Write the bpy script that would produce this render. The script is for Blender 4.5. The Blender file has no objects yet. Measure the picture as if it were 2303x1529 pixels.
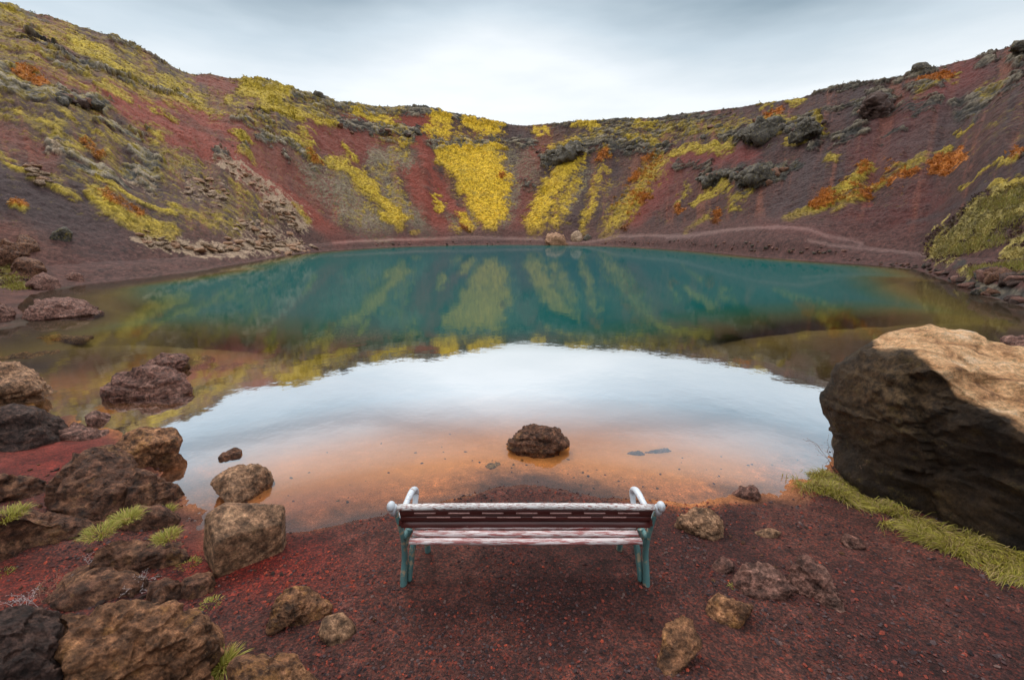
import bpy, bmesh, math, random
import numpy as np
from mathutils import Vector, Matrix

random.seed(7); rng = np.random.default_rng(7)
D = bpy.data; C = bpy.context.scene.collection; SC = bpy.context.scene
PITCH = math.radians(13.7); CH = 2.65; FP = 1000.0
sp, cp = math.sin(PITCH), math.cos(PITCH)

# ------------------------------------------------------------------ camera
cam = D.cameras.new('camera'); cam.sensor_width = 36; cam.lens = FP / 2303 * 36
cam.clip_start = .05; cam.clip_end = 3000
co = D.objects.new('camera', cam); C.objects.link(co)
co.location = (0, 0, CH); co.rotation_euler = (math.pi / 2 - PITCH, 0, 0)
SC.camera = co
# ------------------------------------------------------------------ world: overcast sky
SUN_EL, SUN_AZ = math.radians(52), math.radians(-28)      # azimuth from +Y towards +X
W = D.worlds.new('World'); SC.world = W; W.use_nodes = True
nt = W.node_tree; nt.nodes.clear()
def N(t, ty, **k):
    n = t.nodes.new(ty)
    for a, b in k.items(): setattr(n, a, b)
    return n
sky = N(nt, 'ShaderNodeTexSky', sky_type='NISHITA', sun_disc=False)
sky.sun_elevation = SUN_EL; sky.sun_rotation = SUN_AZ
b1 = N(nt, 'ShaderNodeBackground'); b1.inputs[1].default_value = .05
veil = N(nt, 'ShaderNodeMix', data_type='RGBA', blend_type='MULTIPLY'); veil.inputs[0].default_value = 1; veil.inputs[7].default_value = (.25, .25, .25, 1)
nt.links.new(sky.outputs[0], veil.inputs[6]); nt.links.new(veil.outputs[2], b1.inputs[0])
tc = N(nt, 'ShaderNodeTexCoord'); sx = N(nt, 'ShaderNodeSeparateXYZ')
nt.links.new(tc.outputs['Generated'], sx.inputs[0])
mp = N(nt, 'ShaderNodeMapping'); mp.inputs['Scale'].default_value = (1.6, 1.6, 7)
nt.links.new(tc.outputs['Generated'], mp.inputs[0])
nz = N(nt, 'ShaderNodeTexNoise'); nz.inputs['Scale'].default_value = 1.5; nz.inputs['Detail'].default_value = 5
nt.links.new(mp.outputs[0], nz.inputs['Vector'])
ma = N(nt, 'ShaderNodeMath', operation='MULTIPLY_ADD'); ma.inputs[1].default_value = .11; ma.inputs[2].default_value = -.055
nt.links.new(nz.outputs[0], ma.inputs[0])
ad = N(nt, 'ShaderNodeMath', operation='ADD'); nt.links.new(sx.outputs[2], ad.inputs[0]); nt.links.new(ma.outputs[0], ad.inputs[1])
ax = N(nt, 'ShaderNodeMath', operation='ABSOLUTE'); nt.links.new(sx.outputs[0], ax.inputs[0])
gp = N(nt, 'ShaderNodeMapRange'); gp.interpolation_type = 'SMOOTHSTEP'; gp.inputs['From Min'].default_value = 0; gp.inputs['From Max'].default_value = .45
gp.inputs['To Min'].default_value = -.035; gp.inputs['To Max'].default_value = .04; nt.links.new(ax.outputs[0], gp.inputs[0])
ad2 = N(nt, 'ShaderNodeMath', operation='ADD'); nt.links.new(ad.outputs[0], ad2.inputs[0]); nt.links.new(gp.outputs[0], ad2.inputs[1])
cr = N(nt, 'ShaderNodeValToRGB'); nt.links.new(ad2.outputs[0], cr.inputs[0])
el = cr.color_ramp.elements
SKYR = [(0.0, (.92, .95, .97)), (.21, (.94, .97, .98)), (.28, (.90, .94, .96)), (.345, (.63, .72, .78)), (.41, (.32, .41, .47)),
        (.47, (.66, .75, .81)), (.54, (.92, .97, 1.0)), (1.0, (.95, .97, 1.0))]
el[0].position = 0; el[0].color = (*SKYR[0][1], 1); el[1].position = 1; el[1].color = (*SKYR[-1][1], 1)
for p_, c_ in SKYR[1:-1]:
    e = el.new(p_); e.color = (*c_, 1)
nzb = N(nt, 'ShaderNodeTexNoise'); nzb.inputs['Scale'].default_value = 2.6; nzb.inputs['Detail'].default_value = 6; nt.links.new(mp.outputs[0], nzb.inputs['Vector'])
rmb = N(nt, 'ShaderNodeValToRGB'); rmb.color_ramp.elements[0].position = .35; rmb.color_ramp.elements[0].color = (.90, .92, .93, 1); rmb.color_ramp.elements[1].position = .6; nt.links.new(nzb.outputs[0], rmb.inputs[0])
clm = N(nt, 'ShaderNodeMix', data_type='RGBA', blend_type='MULTIPLY'); clm.inputs[0].default_value = 1; nt.links.new(cr.outputs[0], clm.inputs[6]); nt.links.new(rmb.outputs[0], clm.inputs[7])
b2 = N(nt, 'ShaderNodeBackground')
st = N(nt, 'ShaderNodeMapRange'); st.interpolation_type = 'SMOOTHSTEP'
st.inputs['From Min'].default_value = .42; st.inputs['From Max'].default_value = .66
st.inputs['To Min'].default_value = 1.0; st.inputs['To Max'].default_value = 1.85
nt.links.new(sx.outputs[2], st.inputs[0]); nt.links.new(st.outputs[0], b2.inputs[1])
nt.links.new(clm.outputs[2], b2.inputs[0])
ads = N(nt, 'ShaderNodeAddShader'); nt.links.new(b1.outputs[0], ads.inputs[0]); nt.links.new(b2.outputs[0], ads.inputs[1])
wo = N(nt, 'ShaderNodeOutputWorld'); nt.links.new(ads.outputs[0], wo.inputs[0])
# ------------------------------------------------------------------ sun behind thin cloud
sl = D.lights.new('sun', 'SUN'); sl.energy = 1.5; sl.angle = math.radians(12); sl.color = (1, .93, .84)
so = D.objects.new('sun', sl); C.objects.link(so)
sd = Vector((math.sin(SUN_AZ) * math.cos(SUN_EL), math.cos(SUN_AZ) * math.cos(SUN_EL), math.sin(SUN_EL)))
so.rotation_euler = sd.to_track_quat('Z', 'Y').to_euler(); so.location = (0, 0, 60)
SC.view_settings.view_transform = 'Standard'; SC.view_settings.look = 'None'
SC.view_settings.exposure = 0; SC.view_settings.gamma = 1; SC.view_settings.use_curve_mapping = False
SC.cycles.max_bounces = 6; SC.cycles.transparent_max_bounces = 8

# ------------------------------------------------------------------ helpers
def ray(px, py):
    u = (px - 1151.5) / FP; v = (py - 764.5) / FP
    return np.array([u, cp - v * sp, -(sp + v * cp)])
def onz(px, py, z=0.0):
    r = ray(px, py); t = (CH - z) / -r[2]
    return np.array([r[0] * t, r[1] * t, z])
def project(x, y, z):
    dz = z - CH
    f = y * cp - dz * sp; d = -(dz * cp + y * sp)
    f = np.maximum(f, 1e-3)
    return 1151.5 + FP * x / f, 764.5 + FP * d / f, (y * cp - dz * sp)

_tab = rng.random(1 << 16).astype(np.float32)
def _h(i, j, k, s):
    return _tab[((i * 73856093) ^ (j * 19349663) ^ (k * 83492791) ^ (s * 2654435)) & 0xFFFF]
def vnoise(p, s=0):
    fl = np.floor(p); q = (p - fl).astype(np.float32); fl = fl.astype(np.int64)
    q = q * q * (3 - 2 * q); i, j, k = fl[:, 0], fl[:, 1], fl[:, 2]; x, y, z = q[:, 0], q[:, 1], q[:, 2]
    def L(a, b, t): return a + (b - a) * t
    c00 = L(_h(i, j, k, s), _h(i + 1, j, k, s), x); c10 = L(_h(i, j + 1, k, s), _h(i + 1, j + 1, k, s), x)
    c01 = L(_h(i, j, k + 1, s), _h(i + 1, j, k + 1, s), x); c11 = L(_h(i, j + 1, k + 1, s), _h(i + 1, j + 1, k + 1, s), x)
    return L(L(c00, c10, y), L(c01, c11, y), z)
def fbm(p, sc, oct=4, s=0, gain=.5, ridged=False):
    a = 1; tot = 0; out = np.zeros(len(p), np.float32)
    for o in range(oct):
        n = vnoise(p * sc * (2.03 ** o) + 17.3 * o, s + o)
        if ridged: n = 1 - np.abs(2 * n - 1)
        out += a * n; tot += a; a *= gain
    return out / tot
def cells(p, sc, s=0):
    """distance to nearest jittered point (F1) and its id value"""
    q = p * sc; fl = np.floor(q).astype(np.int64); best = np.full(len(p), 9., np.float32); idv = np.zeros(len(p), np.float32)
    for a in (-1, 0, 1):
        for b in (-1, 0, 1):
            for c in (-1, 0, 1):
                i, j, k = fl[:, 0] + a, fl[:, 1] + b, fl[:, 2] + c
                d = (i + _h(i, j, k, s + 1) - q[:, 0]) ** 2 + (j + _h(i, j, k, s + 2) - q[:, 1]) ** 2 + (k + _h(i, j, k, s + 3) - q[:, 2]) ** 2
                m = d < best; best[m] = d[m]; idv[m] = _h(i, j, k, s + 4)[m]
    return np.sqrt(best), idv
def sstep(a, b, x):
    t = np.clip((x - a) / (b - a), 0, 1); return t * t * (3 - 2 * t)

def mesh_np(name, verts, faces, mat, parent=None, col=None, smooth=True, attrs=None, matidx=None):
    me = D.meshes.new(name); verts = np.asarray(verts, np.float32); faces = np.asarray(faces, np.int32)
    n = faces.shape[1]
    me.vertices.add(len(verts)); me.vertices.foreach_set('co', verts.ravel())
    me.loops.add(faces.size); me.loops.foreach_set('vertex_index', faces.ravel())
    me.polygons.add(len(faces)); me.polygons.foreach_set('loop_start', np.arange(0, faces.size, n, dtype=np.int32))
    me.polygons.foreach_set('loop_total', np.full(len(faces), n, np.int32))
    me.polygons.foreach_set('use_smooth', np.full(len(faces), smooth))
    me.update(calc_edges=True)
    if col is not None:
        a = me.color_attributes.new('tint', 'FLOAT_COLOR', 'POINT')
        c4 = np.ones((len(verts), 4), np.float32); c4[:, :3] = col; a.data.foreach_set('color', c4.ravel())
    for k, v in (attrs or {}).items():
        a = me.attributes.new(k, 'FLOAT', 'POINT'); a.data.foreach_set('value', np.asarray(v, np.float32))
    for m in (mat if isinstance(mat, (list, tuple)) else [mat]): me.materials.append(m)
    if matidx is not None: me.polygons.foreach_set('material_index', np.asarray(matidx, np.int32))
    o = D.objects.new(name, me); C.objects.link(o)
    if parent: o.parent = parent
    return o
def tag(o, label=None, cat=None, group=None, kind=None):
    if label: o['label'] = label
    if cat: o['category'] = cat
    if group: o['group'] = group
    if kind: o['kind'] = kind
    return o

# ------------------------------------------------------------------ materials
def mat(name):
    m = D.materials.new(name); m.use_nodes = True; t = m.node_tree
    b = t.nodes['Principled BSDF']; return m, t, b
def noise(t, scale, detail=4, rough=.6, src=None, dist=0):
    n = N(t, 'ShaderNodeTexNoise'); n.inputs['Scale'].default_value = scale; n.inputs['Detail'].default_value = detail
    n.inputs['Roughness'].default_value = rough; n.inputs['Distortion'].default_value = dist
    if src: t.links.new(src, n.inputs['Vector'])
    return n
def ramp(t, fac, stops, interp='LINEAR'):
    r = N(t, 'ShaderNodeValToRGB'); r.color_ramp.interpolation = interp
    e = r.color_ramp.elements; e[0].position = stops[0][0]; e[0].color = (*stops[0][1], 1)
    e[1].position = stops[-1][0]; e[1].color = (*stops[-1][1], 1)
    for p_, c_ in stops[1:-1]:
        q = e.new(p_); q.color = (*c_, 1)
    t.links.new(fac, r.inputs[0]); return r
def mixc(t, fac, a, b, bt='MIX'):
    m = N(t, 'ShaderNodeMix', data_type='RGBA', blend_type=bt)
    for s, i in ((fac, 0), (a, 6), (b, 7)):
        if hasattr(s, 'links'): t.links.new(s, m.inputs[i])
        elif i == 0: m.inputs[0].default_value = s
        else: m.inputs[i].default_value = (*s, 1)
    return m.outputs[2]
def bump(t, b, h, strength, dist, prev=None):
    n = N(t, 'ShaderNodeBump'); n.inputs['Strength'].default_value = strength; n.inputs['Distance'].default_value = dist
    t.links.new(h, n.inputs['Height'])
    if prev: t.links.new(prev, n.inputs['Normal'])
    t.links.new(n.outputs[0], b.inputs['Normal']); return n.outputs[0]
G3 = lambda v: (v, v, v)

def mat_ground():
    m, t, b = mat('crater_soil')
    a = N(t, 'ShaderNodeVertexColor', layer_name='tint'); tc = N(t, 'ShaderNodeTexCoord')
    n1 = noise(t, 60, 5, .7, tc.outputs['Object']); r1 = ramp(t, n1.outputs[0], [(.3, G3(.5)), (.5, G3(1)), (.72, G3(1.9))])
    bd = N(t, 'ShaderNodeAttribute', attribute_name='bed'); dry = ramp(t, bd.outputs['Fac'], [(0, G3(.9)), (1, G3(.12))]).outputs[0]
    c = mixc(t, dry, a.outputs[0], r1.outputs[0], 'MULTIPLY')
    # small stones of single colours near the bench
    v = N(t, 'ShaderNodeTexVoronoi'); v.inputs['Scale'].default_value = 75; t.links.new(tc.outputs['Object'], v.inputs['Vector'])
    sv = N(t, 'ShaderNodeSeparateColor'); t.links.new(v.outputs['Color'], sv.inputs[0])
    rc = ramp(t, sv.outputs[0], [(0, (.5, .5, .55)), (.45, (1.0, .9, .9)), (.75, (1.2, .85, .8)), (.9, (1.6, .9, .75)), (1, (1.9, .95, .7))], 'CONSTANT')
    nf = noise(t, 5.5, 9, .8, tc.outputs['Object']); rf = ramp(t, nf.outputs[0], [(.36, G3(.35)), (.48, G3(.9)), (.56, G3(1.15)), (.68, G3(2.3))])
    c = mixc(t, dry, c, mixc(t, 1, c, rf.outputs[0], 'MULTIPLY'))
    g = N(t, 'ShaderNodeAttribute', attribute_name='near')
    c = mixc(t, g.outputs['Fac'], c, mixc(t, 1, c, rc.outputs[0], 'MULTIPLY'))
    t.links.new(c, b.inputs['Base Color']); b.inputs['Roughness'].default_value = .85
    b.inputs['Specular IOR Level'].default_value = .25
    n2 = noise(t, 1.3, 10, .75, tc.outputs['Object'])
    p = bump(t, b, n2.outputs[0], .5, .5)
    p = bump(t, b, v.outputs['Distance'], .6, .01, p)
    bump(t, b, n1.outputs[0], .5, .012, p)
    return m
def mat_rock(name, base, dark, light, lichen=(.3, .22, .05), la=.45, sc=1.0, vein=0, rough=.72):
    m, t, b = mat(name); tc = N(t, 'ShaderNodeTexCoord'); ob = tc.outputs['Object']
    oi = N(t, 'ShaderNodeObjectInfo')
    off = N(t, 'ShaderNodeVectorMath', operation='ADD'); t.links.new(ob, off.inputs[0])
    cx = N(t, 'ShaderNodeCombineXYZ'); mm = N(t, 'ShaderNodeMath', operation='MULTIPLY'); mm.inputs[1].default_value = 40
    t.links.new(oi.outputs['Random'], mm.inputs[0]); t.links.new(mm.outputs[0], cx.inputs[0]); t.links.new(cx.outputs[0], off.inputs[1])
    P = off.outputs[0]
    n0 = noise(t, 3.5 * sc, 10, .78, P, .2)
    c0 = ramp(t, n0.outputs[0], [(.25, dark), (.5, base), (.75, light)]).outputs[0]
    n1 = noise(t, 14 * sc, 8, .7, P); r1 = ramp(t, n1.outputs[0], [(.36, G3(.28)), (.5, G3(.9)), (.64, G3(1.9))])
    c = mixc(t, 1, c0, r1.outputs[0], 'MULTIPLY')
    n2 = noise(t, 5 * sc, 7, .75, P); f2 = ramp(t, n2.outputs[0], [(1 - la, G3(0)), (min(.99, 1 - la + .1), G3(.75))])
    c = mixc(t, f2.outputs[0], c, lichen)
    n3 = noise(t, 70 * sc, 3, .6, P); rn_ = ramp(t, noise(t, 38 * sc, 9, .75, P).outputs[0], [(.38, G3(.35)), (.52, G3(1)), (.64, G3(1.7))]); c = mixc(t, .8, c, mixc(t, 1, c, rn_.outputs[0], 'MULTIPLY'))
    f3 = ramp(t, n3.outputs[0], [(.62, G3(0)), (.7, G3(.5))])
    c = mixc(t, f3.outputs[0], c, light)
    t.links.new(c, b.inputs['Base Color']); b.inputs['Roughness'].default_value = rough; b.inputs['Specular IOR Level'].default_value = .3
    v = N(t, 'ShaderNodeTexVoronoi'); v.feature = 'SMOOTH_F1'; v.inputs['Scale'].default_value = 26 * sc; t.links.new(P, v.inputs['Vector'])
    nn_ = noise(t, 38 * sc, 9, .75, P); p = bump(t, b, n1.outputs[0], 1, .09 / sc); p = bump(t, b, nn_.outputs[0], .9, .03 / sc, p)
    p = bump(t, b, v.outputs['Distance'], .5, .02 / sc, p)
    bump(t, b, n3.outputs[0], .5, .008 / sc, p)
    return m
def mat_tint(name, rough=.7, spec=.3, trans=0):
    m, t, b = mat(name); a = N(t, 'ShaderNodeVertexColor', layer_name='tint')
    t.links.new(a.outputs[0], b.inputs['Base Color']); b.inputs['Roughness'].default_value = rough
    b.inputs['Specular IOR Level'].default_value = spec
    if trans:
        tl = N(t, 'ShaderNodeBsdfTranslucent'); t.links.new(a.outputs[0], tl.inputs[0])
        mx = N(t, 'ShaderNodeMixShader'); mx.inputs[0].default_value = trans
        t.links.new(b.outputs[0], mx.inputs[1]); t.links.new(tl.outputs[0], mx.inputs[2])
        t.links.new(mx.outputs[0], t.nodes['Material Output'].inputs[0])
    return m
def mat_paint(name, top, under, wear, scale=30, stretch=(1, 1, 1), third=None, rough=.45):
    m, t, b = mat(name); tc = N(t, 'ShaderNodeTexCoord')
    mp = N(t, 'ShaderNodeMapping'); mp.inputs['Scale'].default_value = stretch; t.links.new(tc.outputs['Object'], mp.inputs[0])
    n = noise(t, scale, 6, .7, mp.outputs[0]); f = ramp(t, n.outputs[0], [(wear - .03, G3(0)), (wear + .03, G3(1))])
    c = mixc(t, f.outputs[0], under, top)
    n2 = noise(t, 4, 3, .5, mp.outputs[0]); r2 = ramp(t, n2.outputs[0], [(.3, G3(.75)), (.7, G3(1.2))])
    c = mixc(t, 1, c, r2.outputs[0], 'MULTIPLY')
    if third:
        n3 = noise(t, 50, 4, .6, tc.outputs['Object']); f3 = ramp(t, n3.outputs[0], [(.6, G3(0)), (.65, G3(1))]); c = mixc(t, f3.outputs[0], c, third)
    t.links.new(c, b.inputs['Base Color']); b.inputs['Roughness'].default_value = rough
    bump(t, b, f.outputs[0], .5, .0015)
    return m

# ------------------------------------------------------------------ the lake outline
near_px = [(-60, 850), (0, 862), (80, 905), (140, 955), (200, 975), (262, 990), (345, 1050), (392, 1110), (408, 1170), (440, 1215),
           (480, 1238), (640, 1195), (760, 1172), (860, 1150), (960, 1130), (1050, 1112), (1110, 1092), (1180, 1088), (1280, 1100),
           (1350, 1116), (1440, 1118), (1540, 1130), (1640, 1122), (1720, 1130), (1790, 1138), (1815, 1090), (1900, 1020), (2000, 900), (2150, 800), (2303, 778), (2420, 770)]
far_px = [(2420, 722), (2303, 690), (2210, 662), (2140, 635), (2060, 606), (1960, 596), (1850, 589), (1700, 578), (1600, 568), (1500, 560.5), (1400, 555), (1300, 552),
          (1150, 550.5), (1000, 552), (900, 555), (800, 560), (720, 566), (650, 573), (560, 590), (450, 608), (300, 628), (150, 645), (70, 662), (40, 690), (60, 712), (0, 735), (-60, 750)]
NEAR = np.array([onz(*p)[:2] for p in near_px]); FAR = np.array([onz(*p)[:2] for p in far_px])
SHALLOW_FAR_L = FAR[19:]; SHALLOW_FAR_R = FAR[:4]
LAKE = np.vstack([NEAR, FAR])
def segdist(x, y, poly, closed=False):
    best = np.full(len(x), 1e9, np.float32); n = len(poly)
    for i in range(n if closed else n - 1):
        a = poly[i]; b = poly[(i + 1) % n]; ab = b - a; L2 = (ab ** 2).sum() + 1e-9
        t = np.clip(((x - a[0]) * ab[0] + (y - a[1]) * ab[1]) / L2, 0, 1)
        d = (x - a[0] - t * ab[0]) ** 2 + (y - a[1] - t * ab[1]) ** 2
        best = np.minimum(best, d)
    return np.sqrt(best)
def inside(x, y, poly):
    c = np.zeros(len(x), bool); n = len(poly); j = n - 1
    for i in range(n):
        xi, yi = poly[i]; xj, yj = poly[j]
        c ^= ((yi > y) != (yj > y)) & (x < (xj - xi) * (y - yi) / (yj - yi + 1e-12) + xi); j = i
    return c
def depth(x, y):
    dn = np.minimum(segdist(x, y, NEAR), np.minimum(segdist(x, y, SHALLOW_FAR_L) * 1.5, segdist(x, y, SHALLOW_FAR_R) * 1.5))
    df = segdist(x, y, FAR)
    a = .070 * dn + .11 * np.maximum(dn - 2.9, 0) ** 1.65
    bb = .3 * df + .05 * df ** 1.5
    return np.minimum(np.minimum(a, bb), 14)
def base_h(x, y):
    """height of the near ground (positive) and of the lake bed (negative)"""
    ins = inside(x, y, LAKE); d = segdist(x, y, LAKE, True)
    land = .115 * np.minimum(d, 2) + .085 * np.clip(d - 2, 0, 6)
    return np.where(ins, -depth(x, y), land)

# ------------------------------------------------------------------ skyline and crater profile by azimuth
Ls = [(0, 15), (100, 45), (200, 85), (270, 90), (420, 140), (560, 190), (660, 215), (740, 250), (800, 275), (850, 300), (920, 345), (980, 380), (1050, 415),
      (1120, 430), (1200, 425), (1300, 445), (1420, 455), (1520, 455), (1580, 480), (1680, 510), (1760, 540), (1860, 555), (1920, 580)]
Cs = [(0, 95), (100, 100), (200, 110), (300, 118), (400, 118), (500, 112), (600, 114), (660, 130), (720, 152), (800, 163), (900, 188), (1000, 203), (1100, 223), (1200, 238), (1300, 238),
      (1400, 228), (1500, 218), (1600, 215), (1700, 203), (1850, 192), (1950, 197), (2050, 190), (2150, 183)]
Rs = [(0, 480), (130, 465), (250, 450), (380, 435), (500, 415), (600, 402), (700, 387), (800, 360), (900, 330), (1060, 300), (1200, 284), (1300, 260), (1420, 230), (1500, 208),
      (1600, 182), (1700, 150), (1800, 125), (1850, 112), (1918, 95)]
def TL(q): return (q[0] * .3924, q[1] * .3924)
def TC(q): return (750 + q[0] * .3474, 200 + q[1] * .3474)
def TR(q): return (1500 + q[0] * .4187, 60 + q[1] * .4187)
skyl = [TL(q) for q in Ls] + [TC(q) for q in Cs] + [TR(q) for q in Rs]
skyl = [(-150, -45)] + skyl + [(2450, 30)]
sa = []; se = []
for q in skyl:
    r = ray(*q); sa.append(math.atan2(r[0], r[1])); se.append(r[2] / math.hypot(r[0], r[1]))
sa, se = np.array(sa), np.array(se)
rad = math.radians
def rim_dist(az): return np.interp(np.abs(az), [0, rad(15), rad(30), rad(45), rad(60), rad(90), rad(180)], [142, 134, 114, 96, 84, 66, 50])
FS = np.vstack([FAR[1:-5], onz(-60, 668)[:2][None]])
fa = np.arctan2(FS[:, 0], FS[:, 1]); fd = np.hypot(FS[:, 0], FS[:, 1]); o_ = np.argsort(fa)
# first land behind the water for each azimuth; outside the lake a plain distance
Rf_az = np.concatenate([[-math.pi, rad(-75), rad(-62)], fa[o_], [rad(62), rad(75), math.pi]])
Rf_d = np.concatenate([[7, 9, 12], fd[o_], [16, 10, 7]])
path_px = [(-200, 640), (0, 612), (100, 600), (250, 590), (450, 577), (560, 563), (650, 554), (760, 545), (880, 539), (1000, 537), (1150, 537), (1240, 540), (1330, 543), (1400, 532), (1500, 528), (1650, 515), (1750, 508), (1830, 512), (1900, 540), (1960, 557), (2100, 575), (2303, 590), (2450, 600)]
pa = np.array([math.atan2(ray(*q)[0], ray(*q)[1]) for q in path_px])
pe = np.array([ray(*q)[2] / math.hypot(*ray(*q)[:2]) for q in path_px])

def profile(az, r):
    Rf = np.interp(az, Rf_az, Rf_d); Dr = rim_dist(az)
    Hr = CH + Dr * np.interp(az, sa, se, left=se[0], right=se[-1])
    gap = np.interp(np.degrees(az), [-60, -40, -15, 0, 15, 25, 35, 50, 60], [4, 5, 4, 4, 5, 7, 6, 5, 4])
    Rp = Rf + gap
    Hp = np.clip(CH + Rp * np.interp(az, pa, pe), .25, 4.5)
    out = np.where(np.abs(az) > rad(60), .6, 0); 
    Hp = np.maximum(Hp, out)
    t1 = np.clip((r - Rf) / (Rp - Rf), 0, 1)
    z1 = Hp * (1 - (1 - t1) ** 1.5)
    t2 = np.clip((r - Rp - 1.3) / (Dr - Rp - 1.3), 0, 1)
    bend = .5 + .5 * np.clip((np.abs(np.degrees(az)) - 15) / 30, 0, 1)
    z2 = (Hr - Hp) * (t2 - .10 * np.sin(math.pi * t2) * (1 - bend))
    z3 = -.10 * np.maximum(r - Dr, 0) - .004 * np.maximum(r - Dr, 0) ** 2 * .5
    return z1 + z2 + np.maximum(z3, -14), Rf, Rp, Dr, t2

# ------------------------------------------------------------------ where moss, rock, bare cinder lie on the slopes
ST = []
def S(tr, s, kind, w, a, *pts): ST.append((kind, w * s, a, [tr(q) for q in pts]))
def SL(k, w, a, *p): S(TL, .3924, k, w, a, *p)
def SCn(k, w, a, *p): S(TC, .3474, k, w, a, *p)
def SR(k, w, a, *p): S(TR, .4187, k, w, a, *p)
# left slope
for k, w, a, *p in [
 ('Y', 45, .62, (0, 60), (150, 130), (300, 190), (450, 260), (600, 320), (750, 400), (900, 450), (1050, 520), (1150, 560)), ('Y', 32, .95, (430, 230), (560, 310), (720, 390)),
 ('Y', 45, .5, (0, 200), (200, 280), (400, 390), (600, 450), (800, 510), (1000, 580), (1250, 650)), ('Y', 45, .5, (100, 350), (300, 420), (480, 480)), ('Y', 25, .7, (580, 500), (730, 560)),
 ('Y', 40, .5, (0, 420), (120, 470)), ('Y', 70, .55, (0, 600), (150, 680), (350, 800), (450, 880)), ('Y', 60, .45, (500, 740), (580, 790), (650, 860), (700, 900)),
 ('Y', 35, .5, (850, 720), (950, 830), (1060, 900), (1150, 960)), ('Y', 22, .85, (560, 1030), (700, 1080), (860, 1180), (1000, 1230)), ('Y', 40, .9, (530, 1120), (650, 1220), (800, 1290), (980, 1340)),
 ('Y', 60, .55, (1000, 1180), (1150, 1240), (1320, 1320)), ('Y', 18, .8, (20, 960), (120, 1000), (280, 1080), (440, 1150)), ('Y', 22, .8, (80, 1180), (150, 1200)),
 ('Y', 52, 1, (1420, 500), (1560, 560), (1620, 540)), ('Y', 24, .9, (1500, 620), (1650, 660), (1750, 690)), ('Y', 22, .8, (1780, 690), (1920, 720)), ('Y', 20, .8, (1640, 780), (1780, 860), (1820, 940)),
 ('Y', 25, .8, (1350, 780), (1400, 820)), ('Y', 25, .7, (1390, 880), (1430, 900)), ('Y', 25, .8, (1310, 570), (1330, 590)), ('Y', 22, .8, (1740, 760), (1770, 790)), ('Y', 18, .7, (1700, 1200), (1760, 1270)),
 ('Y', 40, .8, (0, 1500), (100, 1560)), ('Y', 12, .65, (800, 600), (950, 640), (1000, 680)), ('Y', 27, .6, (980, 560), (1100, 600), (1260, 660)), ('Y', 40, .5, (1450, 560), (1600, 600), (1900, 670)),
 ('Y', 90, .36, (0, 300), (400, 480), (700, 700), (1000, 900), (1200, 1050)), ('Y', 60, .35, (900, 1050), (1200, 1180), (1500, 1290)), ('Y', 18, .8, (1850, 930), (1920, 950)),
 ('O', 20, .9, (100, 420), (180, 470), (240, 500)), ('O', 24, .45, (500, 820), (570, 880)), ('O', 18, .55, (560, 1120), (700, 1180), (820, 1240)), ('O', 14, .5, (80, 1170), (150, 1180)), ('O', 12, .6, (1790, 880), (1830, 950)),
 ('R', 48, 1, (640, 540), (800, 620), (1000, 740), (1200, 850)), ('R', 34, .9, (750, 570), (1000, 600), (1250, 720), (1400, 800)), ('R', 36, 1, (1200, 850), (1350, 900), (1500, 1020), (1650, 1130), (1800, 1250), (1950, 1370)),
 ('R', 30, .5, (250, 420), (450, 500), (600, 540)), ('R', 70, .6, (1800, 790), (2039, 850)), ('R', 30, .5, (1150, 450), (1300, 500)), ('R', 80, .42, (1500, 900), (1750, 1050), (1900, 1150)), ('R', 60, .3, (0, 1300), (200, 1420), (450, 1500)), ('R', 50, .35, (0, 760), (300, 950)),
 ('D', 100, 1, (-100, 1060), (150, 1150), (400, 1290), (650, 1420)), ('D', 9, 1, (350, 300), (480, 340), (650, 400), (820, 460)), ('D', 9, 1, (100, 200), (300, 260), (350, 290)), ('D', 8, 1, (1450, 645), (1600, 668), (1750, 702)), ('D', 60, .45, (900, 1060), (1100, 1150)), ('D', 60, .4, (700, 1000), (900, 1100)),
 ('G', 42, .8, (0, 430), (60, 520), (200, 570), (340, 590)), ('G', 30, .95, (350, 560), (480, 600), (600, 620)), ('G', 14, .95, (560, 715), (680, 720), (800, 740)), ('G', 35, .6, (250, 300), (380, 380), (480, 400)),
 ('G', 14, .8, (150, 185), (340, 270)), ('G', 12, .9, (360, 315), (560, 380), (800, 460), (950, 515), (1100, 580)), ('G', 42, .7, (280, 860), (400, 900), (540, 980), (700, 990)), ('G', 40, .7, (750, 920), (860, 980)), ('G', 35, .7, (790, 830), (900, 880)),
 ('G', 20, .85, (1500, 800), (1650, 830), (1780, 880)), ('G', 20, .65, (1550, 590), (1680, 640)), ('G', 18, .7, (650, 215), (850, 295), (950, 355)), ('G', 22, .8, (1400, 465), (1600, 500), (1800, 560), (2039, 625)), ('G', 50, .5, (1800, 610), (2000, 690)),
 ('G', 20, .8, (1240, 880), (1300, 890)), ('G', 25, .5, (1750, 970), (1790, 980)), ('G', 15, .7, (1620, 895), (1660, 910)), ('G', 14, .7, (1460, 680), (1560, 750)), ('G', 30, .5, (0, 20), (250, 110)), ('G', 16, .6, (1350, 700), (1440, 735)), ('G', 20, .6, (1380, 800), (1420, 890)),
 ('T', 25, .7, (1250, 900), (1400, 990), (1540, 1080)), ('T', 45, .7, (1550, 1150), (1650, 1200), (1720, 1290)), ('T', 34, .7, (800, 1370), (1000, 1410), (1200, 1440), (1450, 1430), (1700, 1400)), ('T', 60, .5, (1350, 1300), (1550, 1350)),
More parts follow.
